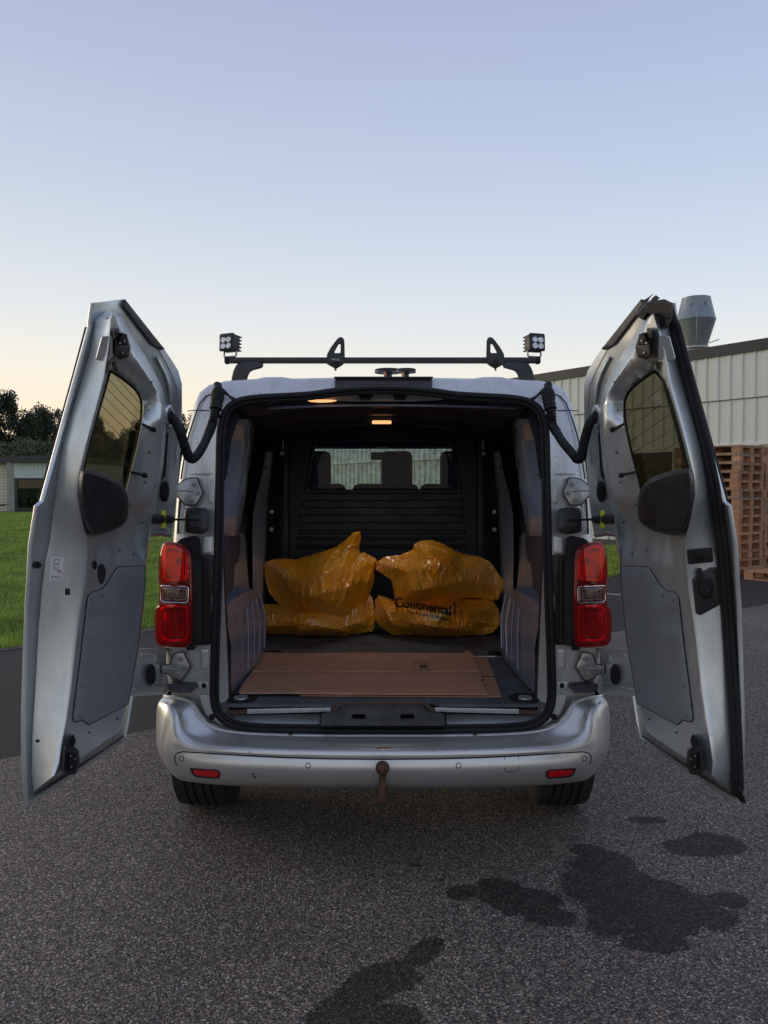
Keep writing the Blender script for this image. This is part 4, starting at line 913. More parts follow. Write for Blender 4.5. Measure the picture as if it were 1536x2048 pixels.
# ------------------------------------------------------------------ rear pillar fittings, lamps
def fittings(q, s):
    def Q(pts): return [(q(x), y) for x, y in pts]
    # pressed bosses in the paint
    for pts in ([(405, 1072), (430, 1070), (431, 1108), (404, 1108)], [(400, 1298), (426, 1298), (425, 1338), (402, 1340)], [(415, 958), (433, 958), (433, 1008), (417, 1008)]):
        slab('pressed_boss', rounded(Q(pts), 6), S, .008, .03, M_silver, van, bev=4, bevn=.008)
    tube('body_seam', [S(q(x), y, .030) for x, y in ((388, 838), (378, 868), (372, 895), (366, 930), (362, 958))], .0035, M_dusty, van, 6)
    tube('body_seam', [S(q(x), y, .034) for x, y in ((360, 1000), (357, 1040), (356, 1068))], .005, M_dusty, van, 6)
    tube('body_seam', [S(q(x), y, .030) for x, y in ((366, 1005), (364, 1040), (364, 1068))], .003, M_silver, van, 6)
    tube('body_seam', [S(q(x), y, .016) for x, y in ((381, 948), (400, 947), (433, 948))], .003, M_silver, van, 6)
    tube('gutter_line', [S(q(x), y, .03) for x, y in ((430, 786), (412, 792), (400, 806), (393, 824), (388, 838))], .003, M_dusty, van, 6)
    tube('body_seam', [S(q(x), y, .026) for x, y in ((375, 822), (400, 820), (432, 822))], .002, M_dusty, van, 6)
    tube('body_seam', [S(q(x), y, .026) for x, y in ((345, 1363), (380, 1366), (420, 1364))], .003, M_dusty, van, 6)
    # hinges
    for k, (pts, bolts) in enumerate((([(395, 957), (396, 965), (402, 977), (405, 986), (398, 998), (391, 1010), (371, 1009), (362, 999), (354, 991), (336, 992), (336, 972), (355, 972), (368, 961), (380, 957)], [(388, 968), (397, 986), (382, 1000)]),
                                      ([(368, 1305), (369, 1313), (376, 1325), (380, 1334), (372, 1346), (362, 1361), (346, 1357), (338, 1347), (328, 1345), (310, 1350), (310, 1331), (328, 1331), (340, 1330), (348, 1310), (356, 1306)], [(361.5, 1317), (370.5, 1335), (354, 1349)]))):
        yc = 981 if k == 0 else 1338
        hg = slab('hinge', rounded(Q(pts), 4), S, .002, .016, M_steel, van, bev=1.2, bevn=.003)
        slab('hinge_edge', rounded(Q(offset(pts, -2.4)), 3), S, .010, .02, M_dusty, van)
        for x, y in bolts:
            p = S(q(x), y, .001); lathe('bolt', [(0, -.009), (.007, -.009), (.0085, -.006), (.0085, -.001), (.0125, .0), (.0125, .006)], 12, M_steel, hg, axis='Y', loc=tuple(p))
        tube('rib', [S(q(x), y, .003) for x, y in ((388 if k == 0 else 358, yc+1), (372 if k == 0 else 348, yc), (350 if k == 0 else 328, yc))], .005, M_steel, hg, 8)
        x0 = 349 if k == 0 else 326
        slab('hinge_knuckle', rounded(Q(rect(x0-14, yc-9, x0-2, yc+9)), 2), S, -.016, .02, M_plastic, van, bev=1.5, bevn=.005)
    # check strap
    cb = slab('check_strap_cover', rounded(Q([(371, 1016), (390, 1014), (416, 1017), (417, 1060), (405, 1068), (369, 1065), (368, 1030)]), 7), S, -.03, .02, M_plastic, van, bev=5, bevn=.014)
    slab('cover_recess', rounded(Q(rect(378, 1030, 406, 1054)), 5), S, -.033, -.028, M_plastic2, cb, bev=2, bevn=.002)
    a = S(q(396), 1040, -.034); b2 = (D if s > 0 else mirror_map(D))(305, 1038, .06)
    tube('check_strap', [a, a.lerp(b2, .25), a.lerp(b2, .5), b2], .0045, M_plastic, van, 8)
    d_ = (b2-a).normalized(); c1 = a.lerp(b2, .58)
    tube('strap_sleeve', [c1, c1+d_*.012, c1+d_*.05], .016, M_plastic, van, 12, rf=lambda u: .7+.3*min(1, u*3))
    c2 = a.lerp(b2, .82); tube('strap_sleeve', [c2, c2+d_*.07], .018, M_plastic, van, 12)
    c3 = a.lerp(b2, .77); box('yellow_clip', c3, (.012, .03, .066), M_yellow, van, .003)
    # lamp carrier and trim
    slab('lamp_carrier', rounded(Q([(352, 1086), (362, 1077), (390, 1071), (400, 1076), (402, 1100), (404, 1120), (404, 1290), (380, 1292), (340, 1200)]), 4), S, -.006, .05, M_rubber, van, bev=2, bevn=.006)
    slab('black_pillar_trim', Q([(402, 1110), (418, 1109), (434, 1110), (432, 1200), (429, 1290), (402, 1290)]), S, .0, .03, M_plastic, van, bev=1.2, bevn=.004)
    for xx in (389, 394, 411): tube('carrier_rib', [S(q(xx), y, -.004) for y in (1115, 1200, 1286)], .0022, M_plastic, van, 6)
    slab('lamp_foot', rounded(Q([(370, 1290), (390, 1290), (388, 1300), (374, 1301)]), 3), S, -.01, .03, M_rubber, van, bev=1, bevn=.003)
    # tail lamp
    def TL(x, y, n=0.0):
        xx = x if s > 0 else 1532-x; t = max(0, (384-xx)/74); return S(x, y, -.035+.085*t**2.2-n)
    outl = Q([(326, 1088), (333, 1084), (352, 1086), (368, 1092), (379, 1103), (383, 1122), (384, 1200), (383, 1282), (377, 1291), (366, 1294), (340, 1293), (320, 1291), (312, 1284), (310, 1265), (310, 1228), (313, 1215), (320, 1208), (321, 1172), (318, 1162), (318, 1125), (321, 1100)])
    outl = smoothloop(outl, 1)
    tl = slab('tail_lamp', offset(outl, .8), TL, -.022, -.05, M_red_dark, van, step=9)
    secs = (('stop_lamp', [(327, 1095), (335, 1090), (352, 1092), (367, 1098), (376, 1110), (378, 1130), (378, 1163), (330, 1165), (323, 1156), (324, 1120)], M_red_in),
            ('indicator', [(325, 1174), (372, 1176), (375, 1180), (374, 1200), (370, 1203), (327, 1201), (323, 1197)], M_clear_in),
            ('rear_lamp', [(322, 1214), (340, 1209), (376, 1210), (379, 1225), (379, 1275), (374, 1285), (340, 1286), (322, 1282), (317, 1270), (317, 1225)], M_red_in))
    for nm, pts, mt in secs:
        sec = slab(nm, rounded(Q(pts), 7), TL, -.001, -.018, mt, tl, step=9, holes=[rounded(Q(offset(pts, 8 if nm != 'indicator' else 5)), 5)], bev=3, bevn=.006)
        inner = offset(pts, 8 if nm != 'indicator' else 5)
        xs = [p[0] for p in inner]; ys = [p[1] for p in inner]; x0, x1, y0, y1 = min(xs)+1, max(xs)-1, min(ys)+2, max(ys)-2
        nn = 9
        for k in range(nn):
            xa = x0+(x1-x0)*k/nn; xb = x0+(x1-x0)*(k+.72)/nn
            mt2 = mt
            slab('lens_flute', Q(rect(xa, y0+(3 if k % 2 else 0), xb, y1)), TL, -.006, -.016, mt2, tl, bev=.7, bevn=.003)
        bx0 = x0+(x1-x0)*.72; by = (y0+y1)/2
        slab('bulb', Q(ell(bx0, by-6 if nm != 'indicator' else by, 6 if nm != 'indicator' else 3, 7 if nm != 'indicator' else 3, 12)), TL, -.003, -.012, M_red_dark if nm != 'indicator' else M_steel, tl, bev=2, bevn=.003)
    # clear plastic over it all, with the clear window let in
    clear = rounded(Q([(322, 1171), (373, 1173), (377, 1177), (376, 1202), (372, 1206), (326, 1204), (321, 1199)]), 3)
    slab('red_lens', outl, TL, .012, .009, M_redlens, tl, holes=[clear], bev=3, bevn=.008, step=7)
    slab('clear_lens', clear, TL, .0135, .009, M_clearlens, tl, bev=2, bevn=.005, step=8)
    tube('lens_rim', [TL(x, y, .0135) for x, y in clear], .0018, M_chrome, tl, 6, closed=True)
    tube('lens_edge', [TL(x, y, .001) for x, y in outl], .003, M_red_dark, tl, 6, closed=True)
    # bumper end cap and plugs
    slab('bumper_cap', rounded(Q([(334, 1369), (342, 1366), (392, 1366), (394, 1371), (384, 1386), (348, 1386), (336, 1380)]), 4), lambda x, y, n=0.0: S(x, y, .0-n-(y-1366)*.002), .0, -.04, M_dusty, van, bev=3, bevn=.01)
    slab('cap_bracket', Q(rect(396, 1364, 421, 1378)), S, .008, .03, M_silver, van, bev=1.5, bevn=.004)
    slab('plug', ell(q(408), 1371, 5, 5.5, 16), S, .002, .02, M_rubber, van, bev=1.5, bevn=.004)
    slab('plug', ell(q(424), 1434, 6, 6.5, 16), S, -.010, .02, M_rubber, van, bev=1.5, bevn=.004)
    slab('pillar_foot', rounded(Q([(399, 1390), (420, 1390), (425, 1412), (437, 1440), (462, 1454), (440, 1452), (412, 1432), (402, 1410)]), 3), S, -.004, .02, M_silver, van, bev=1.5, bevn=.005)
fittings(lambda x: x, 1); fittings(mirx, -1)
# plate over the middle of the roof edge
slab('catch_plate', [(670, 755), (864, 755), (864, 778), (766, 775), (670, 779)], S, -.022, .02, M_plastic2, van, bev=1, bevn=.003)
slab('catch_plate_lip', [(668, 753), (866, 753), (866, 757.5), (668, 757.5)], S, -.032, .03, M_rubber, van, bev=.8, bevn=.002)
slab('catch_plate_strip', rect(700, 764, 836, 768), S, -.0235, -.02, M_dusty, van)

# ------------------------------------------------------------------ roof bar with feet, stops and work lamps
M_bar = mat('black_coated_steel', (.018, .018, .018), .45, var=.2, vs=12)
YR = 3.62
bar = box('roof_bar', P(765, 721, YR), (1.44, .032, .026), M_bar, van, .004)
for x in (454, 1076): box('end_cap', P(x, 721, YR), (.02, .04, .032), M_rubber, bar, .006)
def RB(x, y, n=0.0): return P(x, y, YR-n)
for q in (lambda x: x, mirx):
    foot = [(482, 724), (526, 724), (527, 735), (518, 738), (502, 742), (496, 752), (493, 768), (461, 770), (465, 746), (470, 734), (476, 726)]
    slab('bar_foot', smoothloop([(q(x), y) for x, y in foot], 1), RB, .04, -.04, M_plastic2, van, bev=3, bevn=.012)
    st = [(652, 727), (654, 708), (662, 694), (674, 678), (680, 673.5), (686, 675), (689, 681), (690, 726), (683, 732), (672, 738), (660, 732)]
    hole = [(668, 706), (681, 706), (681, 688), (677, 689)]
    f_ = (lambda x: x) if q(0) == 0 else (lambda x: 1532-x-1+2)
    if q(0) != 0: f_ = lambda x: 1662-x
    so = slab('load_stop', rounded([(f_(x), y) for x, y in st], 3), RB, .026, .018, M_bar, van, holes=[rounded([(f_(x), y) for x, y in hole], 3)], bev=1, bevn=.002)
    p = RB(f_(671), 729, .028); lathe('bolt', [(0, -.012), (.012, -.012), (.016, -.004), (.016, .004)], 8, M_rubber, so, axis='Y', loc=tuple(p))
    tube('bolt', [p+Vector((0, 0, -.005)), p+Vector((0, 0, -.028))], .005, M_rubber, so, 8)
    if q(0) == 0:
        fc = bpy.data.curves.new('maker_name', 'FONT'); fc.body = 'THULE'; fc.size = .0125; fc.align_x = 'CENTER'; fc.extrude = .0003; fc.materials.append(M_white)
        fo = bpy.data.objects.new('t', fc); C.objects.link(fo); bpy.context.view_layer.update()
        me = bpy.data.meshes.new_from_object(fo.evaluated_get(bpy.context.evaluated_depsgraph_get())); bpy.data.objects.remove(fo); me.transform(Matrix.Translation(RB(f_(671), 721, .0275)) @ Matrix.Rotation(pi/2, 4, 'X')); fo = bpy.data.objects.new('maker_name', me); link(fo, so)
# work lamps
M_led = mat('lamp_reflector_cells', (.5, .51, .53), .15, 1.0, var=.4, vs=60, bump=.8, bs=120)
for (xc, yc, rz, s) in ((461, 687, -.42, 1), (1068, 687, .30, -1)):
    c = P(xc, yc, YR); root = Matrix.Translation(c) @ Matrix.Rotation(rz, 4, 'Z') @ Matrix.Rotation(R(-3), 4, 'X')
    def lb(name, p, sz, m, par, bev=.004):
        o = box(name, (0, 0, 0), sz, m, None, bev); o.data.transform(root @ Matrix.Translation(p)); o.parent = par; o.matrix_parent_inverse = Matrix.Translation(-wl(par)); return o
    wlamp = lb('work_lamp', (0, 0, 0), (.078, .05, .078), M_bar, van, .009)
    lb('bezel', (0, -.028, 0), (.082, .012, .082), M_plastic, wlamp, .008)
    lb('lens_plate', (0, -.034, -.004), (.062, .004, .058), M_plastic, wlamp, .002)
    for i in (-1, 1):
        for j in (-1, 1):
            o = lathe('reflector', [(.003, .006), (.008, .004), (.0145, -.001), (.0145, .001)], 18, M_led, None, axis='Y'); o.data.transform(root @ Matrix.Translation((i*.0145, -.0385, j*.0145-.004))); o.parent = wlamp
            o = lathe('led', [(0, -.002), (.0035, 0), (.0035, .003)], 10, M_white, None, axis='Y'); o.data.transform(root @ Matrix.Translation((i*.0145, -.036, j*.0145-.004))); o.parent = wlamp
    for k in range(5): lb('cooling_fin', (0, .014, -.032+k*.016), (.082, .036, .006), M_bar, wlamp, .001)
    pts = [root @ Vector(v) for v in ((-.034, .0, -.03), (-.034, 0, -.058), (-.026, 0, -.063), (.026, 0, -.063), (.034, 0, -.058), (.034, 0, -.03))]
    o = tube('bracket', pts, .0045, M_steel, wlamp, 8)
# dark low domes on the roof beyond
for i, (x, y, Y, r_) in enumerate(((776, 747, 4.9, .085), (812, 748, 4.6, .06))):
    c = P(x, 752, Y); o = lathe('roof_beacon', [(r_*.3, -.05), (r_*.3, -.006), (r_, -.006), (r_, .0), (r_*.93, .002), (r_*.93, .006), (r_, .008), (r_*.97, .014), (0, .016)], 28, M_plastic2, van, loc=tuple(c+Vector((0, 0, .026))))
    0 and lathe('amber_ring', [(r_*.5, -.04), (r_*.5, -.03)], 12, mat('amber_plastic', (.6, .2, .06), .3), o, loc=tuple(c))
    lathe('amber_stub', [(.008, -.03), (.008, .0), (0, .002)], 10, mat('amber_plastic', (.6, .2, .06), .3), o, loc=tuple(c+Vector((-.02, -r_-.012, .01))))

# ------------------------------------------------------------------ hoses between body and doors
def hose(m, right):
    pts = [S(436, 770, -.02), S(437, 785, -.04), S(434, 803, -.05), S(429, 830, -.06)]
    seq = [(424, 850, 3.10), (416, 870, 3.05), (406, 892, 3.0), (394, 911, 2.96), (384, 917, 2.92), (376, 910, 2.90), (369, 890, 2.88), (361, 866, 2.86), (352, 846, 2.86)] if not right else \
          [(428, 848, 3.10), (418, 866, 3.05), (406, 885, 3.0), (389, 905, 2.96), (378, 917, 2.93), (370, 914, 2.91), (366, 896, 2.89), (360, 870, 2.88), (352, 846, 2.86)]
    pts += [P(x, y, Y) for x, y, Y in seq] + [D(341, 833, .02)]
    pts = [m(p) for p in pts]; c = catmull(pts, 16)
    def rf(u):
        if u < .06: return .75
        if u < .20: return 1.15+.06*sin(u*300)
        b = 1.0 if not (.34 < u < .56) else .98
        amp = .13 if (.20 < u < .38 or .60 < u < .80) else .03
        return .82*b*(1+amp*sin(u*2*pi*62))
    c2 = catmull(c, 3)
    tube('cable_hose', c2, .0215, M_rubber, van, 14, rf=rf)
    k = [m(S(x, y, -.02)) for x, y in ((430, 775), (445, 779), (462, 796), (474, 803))]
    tube('loose_wire', catmull(k, 4), .005, M_rubber, van, 6); tube('loose_wire', catmull([m(S(x, y, -.02)) for x, y in ((433, 772), (424, 790), (428, 815), (440, 835))], 4), .006, M_rubber, van, 6)
    tube('loose_wire', catmull([m(S(x, y, -.015)) for x, y in ((440, 783), (455, 790), (470, 797), (476, 800))], 4), .003, M_rubber, van, 6)
    o = tube('hose_clip', [m(S(434, 768, -.005)), m(S(438, 800, -.045))], .018, M_rubber, van, 8, rf=lambda u: .8+.35*sin(u*9))
mm_ = lambda v: Vector((-v.x, v.y, v.z))
hose(lambda v: v, False); hose(mm_, True)

# ------------------------------------------------------------------ the rear doors
SIL = [(182, 606), (250, 598), (285, 643), (322, 689), (330, 700), (345, 722), (357, 742), (364, 768), (364, 850), (358, 932), (353, 1000), (348, 1047), (343, 1076), (320, 1072), (299, 1074), (293, 1110), (290, 1200), (278, 1290), (277, 1297), (334, 1295), (328, 1388), (266, 1393), (258, 1440), (250, 1476), (160, 1540), (52, 1610),
       (46, 1560), (44, 1480), (44, 1420), (48, 1300), (51, 1210), (54, 1170), (58, 1090), (70, 1012), (80, 1003), (128, 830), (176, 655), (177, 640)]
BP = [((190, 640), (222, 640)), ((180, 700), (217, 700)), ((163, 760), (207, 760)), ((142, 830), (188, 830)), ((126, 889), (172, 889)), ((117, 940), (160, 940)), ((110, 990), (155, 990)), ((104, 1033), (163, 1033)), ((98, 1083), (175, 1080)), ((89, 1120), (175, 1118)),
      ((82, 1175), (169, 1175)), ((75, 1260), (156, 1260)), ((69, 1375), (143, 1375)), ((65, 1441), (133, 1441)), ((63, 1480), (126, 1478)), ((62, 1540), (119, 1525)), ((66, 1584), (109, 1550)), ((110, 1562), (128, 1534)), ((160, 1530), (165, 1513)), ((210, 1499), (210, 1485)), ((246, 1473), (238, 1462)),
      ((255, 1440), (248, 1430)), ((264, 1380), (261, 1375)), ((279, 1290), (274, 1285)), ((289, 1200), (286, 1200)), ((293, 1130), (291, 1130)), ((300, 1085), (296, 1085)), ((308, 1033), (302, 1033)), ((317, 990), (309, 990)), ((327, 932), (320, 932)), ((332, 869), (325, 869)), ((332, 810), (325, 812)), ((325, 775), (315, 785)),
      ((305, 735), (294, 750)), ((280, 695), (268, 712)), ((255, 655), (246, 672)), ((240, 625), (236, 640)), ((212, 622), (226, 628))]
WIN = [(216, 742), (224, 738), (262, 766), (276, 780), (285, 797), (287, 812), (285, 846), (275, 895), (262, 945), (252, 985), (247, 1004), (225, 1012), (170, 1012), (160, 988), (162, 945), (174, 895), (190, 834), (209, 768)]
PANEL = [(235, 1133), (292, 1131), (291, 1165), (286, 1218), (277, 1295), (268, 1346), (258, 1408), (220, 1428), (178, 1451), (172, 1446), (165, 1440), (158, 1444), (148, 1445), (145, 1436), (152, 1380), (161, 1310), (168, 1250), (174, 1195), (182, 1184), (200, 1180), (212, 1170), (222, 1152)]
def door(right):
    m = mirror_map(D) if right else D
    dv = tag_part = None
    dxj = -13 if right else 0
    name = 'rear_door'
    skin = slab(name, SIL, m, .010, .0, M_door, van, bev=1.2, bevn=.004, step=60)
    # raised rim along the free edge
    fe = [(182, 606), (177, 643), (176, 655), (128, 830), (81, 1003), (70, 1012), (58, 1090), (54, 1170), (51, 1210), (48, 1300), (44, 1420), (44, 1480), (46, 1560), (52, 1608)]
    tube('outer_flange', [m(x+3, y, .012) for x, y in fe], .007, M_door, skin, 8)
    tube('glass_edge', [m(x, y, -.006) for x, y in [(174, 655), (150, 745), (126, 832), (100, 925), (79, 1002)]], .0065, M_rubber, skin, 8)
    tube('bottom_flange', [m(x, y, .012) for x, y in [(54, 1606), (100, 1578), (160, 1537), (210, 1503), (249, 1475), (256, 1440), (264, 1392)]], .007, M_door, skin, 8)
    tube('bottom_lip', [m(x, y, .03) for x, y in [(70, 1588), (130, 1552), (190, 1511), (246, 1472)]], .005, M_dusty, skin, 6)
    # inner box
    rings_ = []
    def col(t, n, dx=0):
        out = []
        for i, (b_, f_) in enumerate(BP):
            k = dxj*t if 1 <= i <= 15 else 0
            out.append(m(b_[0]+(f_[0]-b_[0])*t+k, b_[1]+(f_[1]-b_[1])*t, n))
        return out
    for t_, n in ((0, .008), (.03, .024), (.16, .036), (.80, .094), (.90, .104), (.97, .109), (1, .1105)): rings_.append(col(t_, n))
    nb = len(BP); V = [p for r_ in rings_ for p in r_]; Fc = []
    for i in range(len(rings_)-1):
        for j in range(nb): Fc.append((i*nb+j, i*nb+(j+1) % nb, (i+1)*nb+(j+1) % nb, (i+1)*nb+j))
    front = [(f_[0]+(dxj if 1 <= i <= 15 else 0), f_[1]) for i, (b_, f_) in enumerate(BP)]
    win = [(x+(dxj if x < 216 and y > 742 else 0), y) for x, y in WIN]
    win = smoothloop(win, 1)
    def nf(x, y):
        # relief of the inner face: soft hollow between belt line and panel
        xx = x-(dxj if x < 200 else 0)
        e = 0
        if 1000 < y < 1130: e = -.028*sin(pi*(y-1000)/130)**1.0*min(1, max(0, (x-front_left(y))/18.0))*min(1, max(0, (305-x)/10.0))
        dw = min((Vector((x, y))-Vector(p)).length for p in win)
        if y < 860 and x > 215: e -= .040*max(0, 1-dw/30.0)*min(1, max(0, (860-y)/60.0))
        if x > 284 and y > 780: e += .030*min(1, dw/12.0)*min(1, (x-284)/34.0)*min(1, (y-780)/60.0)*min(1, max(0, (1040-y)/60.0))
        return .1105+e
    def front_left(y):
        for (xa, ya), (xb, yb) in zip(front[:16], front[1:17]):
            if ya <= y <= yb: return xa+(xb-xa)*(y-ya)/max(1e-6, yb-ya)
        return front[0][0]
    v, f = tri(front, [win], 8); b = len(V); V += [m(x, y, nf(x, y)) for x, y in v]; Fc += [tuple(b+i for i in q) for q in f]
    # window reveal
    for x, y in ((304, 764), (297, 820), (300, 905), (292, 965), (240, 1100), (268, 1108), (285, 1045), (180, 1465), (235, 1438), (262, 1010), (214, 636), (240, 1485)):
        slab('hole', ell(x, y, 1.4, 2.2, 8), m, nf(x, y)+.003, nf(x, y)-.01, M_dark, skin)
    tube('seam_sealer', [m(x, y, .012) for x, y in ((262, 622), (290, 660), (318, 700), (340, 740), (354, 775), (356, 850), (350, 930))], .0012, M_steel, skin, 5)
    0 and tube('seam_sealer', [m(x, y, nf(x, y)+.0005) for x, y in ((180, 1470), (200, 1466), (236, 1446), (250, 1420))], .0018, M_dusty, skin, 5)
    prev = None
    for q, n in ((win, .1105), (offset(win, .8), .066), (offset(win, 1.6), .05), (offset(win, 2.2), .028)):
        ids = []
        for p in q: V.append(m(p[0], p[1], nf(*p) if n == .1105 else n)); ids.append(len(V)-1)
        if prev:
            for i in range(len(q)): Fc.append((prev[i], prev[(i+1) % len(q)], ids[(i+1) % len(q)], ids[i]))
        prev = ids
    frame = mesh('inner_frame', V, Fc, M_door, skin, 42)
    # glass and its black surround; the skin is cut out there
    # creases pressed into the hinge side
    0 and slab('pressed_shoulder', smoothloop([(252, 640), (258, 640), (300, 700), (316, 740), (318, 760), (312, 758), (296, 712)], 1), m, .075, .01, M_door, skin, bev=2, bevn=.02)
    slab('stiffener', smoothloop([(310, 712), (318, 716), (338, 752), (346, 790), (345, 812), (338, 800), (334, 762)], 1), m, .022, .008, M_door, skin, bev=3, bevn=.012)
    slab('roof_edge_trim', [(250, 598), (322, 689), (330, 698), (322, 700), (305, 690), (246, 612)], m, .02, .009, M_plastic2, skin, bev=1, bevn=.004)
    slab('grommet_dome', ell(339, 832, 11, 24, 20), m, .03, .008, M_door, skin, bev=6, bevn=.02)
    slab('grommet', ell(343, 834, 5, 13, 16), m, .038, .02, M_rubber, skin, bev=2, bevn=.006)
    slab('pull_slot', rounded([(330, 868), (336, 864), (331, 950), (325, 962), (322, 955)], 3), m, .0125, .009, M_dark, skin)
    tube('pressed_rib', [m(x, y, .012) for x, y in ((343, 815), (338, 870), (334, 930), (336, 975))], .006, M_door, skin, 8)
    tube('pressed_rib', [m(x, y, .012) for x, y in ((299, 1068), (318, 1065), (343, 1070))], .005, M_door, skin, 8)
    for (x, y, rx, ry) in ((331, 983, 8, 21), (303, 1349, 9, 21)):
        slab('hinge_plug', ell(x, y, rx, ry, 22), m, .026, .009, M_rubber, skin, bev=3, bevn=.008)
    tube('pressed_rib', [m(x, y, .012) for x, y in ((283, 1310), (312, 1308), (312, 1322), (330, 1322))], .003, M_door, skin, 6)
    tube('pressed_rib', [m(x, y, .012) for x, y in ((270, 1378), (300, 1372), (306, 1366), (326, 1366))], .003, M_door, skin, 6)
    # trim panel
    slab('panel_gasket', rounded(PANEL, 5), m, .1125, .108, M_rubber, skin, step=60)
    pn_ = slab('trim_panel', rounded(offset(PANEL, 1.3), 5), m, .1155, .111, M_panel, skin, bev=1, bevn=.002, step=60)
    for x, y in ((250, 1150), (186, 1199), (206, 1190), (272, 1290), (164, 1322), (152, 1410), (160, 1430), (212, 1415), (256, 1380), (280, 1180), (240, 1350), (166, 1370)):
        slab('panel_clip', ell(x, y, 2.0, 3.6, 12), m, .1185, .114, M_panel, pn_, bev=.8, bevn=.002)
    # wiper motor / cover
    cov = smoothloop([(159, 940), (168, 936), (205, 944), (235, 958), (252, 980), (258, 1002), (256, 1035), (250, 1048), (226, 1062), (200, 1070), (182, 1070), (172, 1055), (163, 1030), (157, 1000), (155, 965)], 1)
    cov = [(x+(dxj if x < 175 else dxj*.3 if x < 215 else 0), y) for x, y in cov]
    co_ = slab('window_motor_cover', cov, m, .165, .09, M_plastic, skin, bev=9, bevn=.05, step=30)
    # window pins
    for (xa, ya), (xb, yb) in (((284, 848), (305, 858)), ((262, 944), (287, 950))):
        a = m(xa, ya, .112); b2 = m(xb, yb, .135)
        tube('window_pin', [a, a.lerp(b2, .4), b2], .0045, M_rubber, skin, 8); tube('pin_head', [b2, b2+(b2-a).normalized()*.010], .009, M_rubber, skin, 10)
    # glass
    gl = slab('window_glass', offset(win, -1), m, .022, .018, M_tint, skin, step=50)
    tube('window_rubber', [m(x, y, .03) for x, y in offset(win, 1.5)], .0075, M_rubber, skin, 8, closed=True)
    lines = [((222, 741), (287, 814)), ((214, 755), (287, 832)), ((209, 772), (285, 848)), ((205, 790), (282, 864)), ((200, 808), (276, 880)), ((195, 826), (268, 897)), ((188, 846), (255, 910))]
    if right: lines = [((222+0, 741+k*24), (289, 700+k*25)) for k in range(0)] + [((180+dxj, 905+k*0-26*k), (287-k*3, 815+0*k)) for k in range(0)]
    if right: lines = [((x0, y0), (x1, y1)) for x0, y0, x1, y1 in ((205, 770, 286, 838), (200, 800, 282, 862), (192, 828, 278, 886), (184, 856, 272, 908), (176, 884, 266, 932), (170, 912, 260, 956))]
    for a, b2 in lines:
        tube('heater_wire', [m(a[0], a[1], .024), m((a[0]+b2[0])/2, (a[1]+b2[1])/2+1, .024), m(b2[0], b2[1], .024)], .0009, M_defrost, skin, 5)
    # top latch
    lt = slab('top_latch', rounded([(232, 668), (246, 664), (256, 676), (262, 694), (258, 714), (240, 720), (230, 710)], 3), m, .142, .10, M_plastic, skin, bev=3, bevn=.012)
    slab('latch_block', rounded([(236, 664), (254, 668), (258, 690), (240, 690)], 2), m, .152, .13, M_rubber, lt, bev=2, bevn=.006)
    slab('latch_jaw', rounded([(226, 660), (238, 655), (240, 672), (228, 680)], 2), m, .150, .10, M_plastic, lt, bev=2, bevn=.006)
    slab('latch_arm', rounded([(222, 722), (234, 724), (238, 742), (228, 744)], 3), m, .13, .10, M_plastic, lt, bev=2, bevn=.006)
    for x, y in ((249, 682), (245, 706), (240, 686)):
        slab('screw', ell(x, y, 2.2, 2.6, 10), m, .156 if y < 690 else .146, .14, M_steel, lt)
    slab('latch_cover', rounded([(x+dxj*.8, y) for x, y in [(203, 672), (226, 671), (227, 716), (216, 724), (190, 719)]], 4), lambda x, y, n=0.0: m(x, y, n+(x-190-dxj)*.0012), .075, .06, M_door, skin, bev=1.5, bevn=.005)
    # bottom latch
    bl = slab('bottom_latch', rounded([(128, 1492), (140, 1488), (158, 1500), (160, 1526), (152, 1548), (130, 1552), (124, 1540)], 4), m, .15, .08, M_plastic, skin, bev=3, bevn=.015)
    slab('latch_horn', rounded([(136, 1478), (148, 1468), (152, 1482), (146, 1500), (134, 1500)], 3), m, .145, .09, M_rubber, bl, bev=2, bevn=.008)
    slab('latch_plate', rounded([(140, 1504), (154, 1506), (150, 1540), (136, 1540)], 3), m, .158, .14, M_rubber, bl, bev=2, bevn=.004)
    for x, y in ((141, 1512), (150, 1518), (143, 1534)): slab('screw', ell(x, y, 1.8, 2.0, 10), m, .161, .15, M_steel, bl)
    # jamb face mapping (between flange and inner face)
    def J(x, y, n=0.0):
        for i in range(15):
            ya, yb = BP[i][1][1], BP[i+1][1][1]
            if ya <= y <= yb or i == 14:
                u = (y-ya)/max(1e-6, yb-ya); xb = BP[i][0][0]+(BP[i+1][0][0]-BP[i][0][0])*u; xf = BP[i][1][0]+(BP[i+1][1][0]-BP[i][1][0])*u+dxj; break
        t_ = min(.97, max(.03, (x-xb)/(xf-xb)))
        if t_ < .16: nn = .024+(t_-.03)/.13*.012
        elif t_ <= .8: nn = .036+(t_-.16)/.64*.058
        else: nn = .094+(t_-.8)*.095
        q = m(x, y, nn)
        cdir = (O0-q).normalized(); return q+cdir*n
    if not right:
        lab = slab('warning_sticker', [(101, 1115), (128, 1116), (124, 1165), (97, 1163)], J, .0022, -.001, M_white, skin, step=8)
        ink = mat('sticker_ink', (.12, .12, .13), .6); red = mat('sticker_red', (.5, .08, .05), .6)
        for pts, c_ in (([(109, 1119), (119, 1119), (118, 1127), (108, 1127), (109, 1119)], ink), ([(108, 1129), (118, 1129), (117, 1136), (108, 1136), (108, 1129)], ink), ([(110, 1138), (118, 1143)], ink), ([(119, 1138), (125, 1148), (114, 1147), (119, 1138)], red), ([(119.5, 1141), (119.5, 1145)], red), ([(103, 1152), (120, 1153), (122, 1162), (107, 1162), (103, 1152)], ink), ([(107, 1154), (119, 1157)], ink)):
            tube('pictogram_line', [J(x, y, .003) for x, y in pts], .0007, c_, lab, 5)
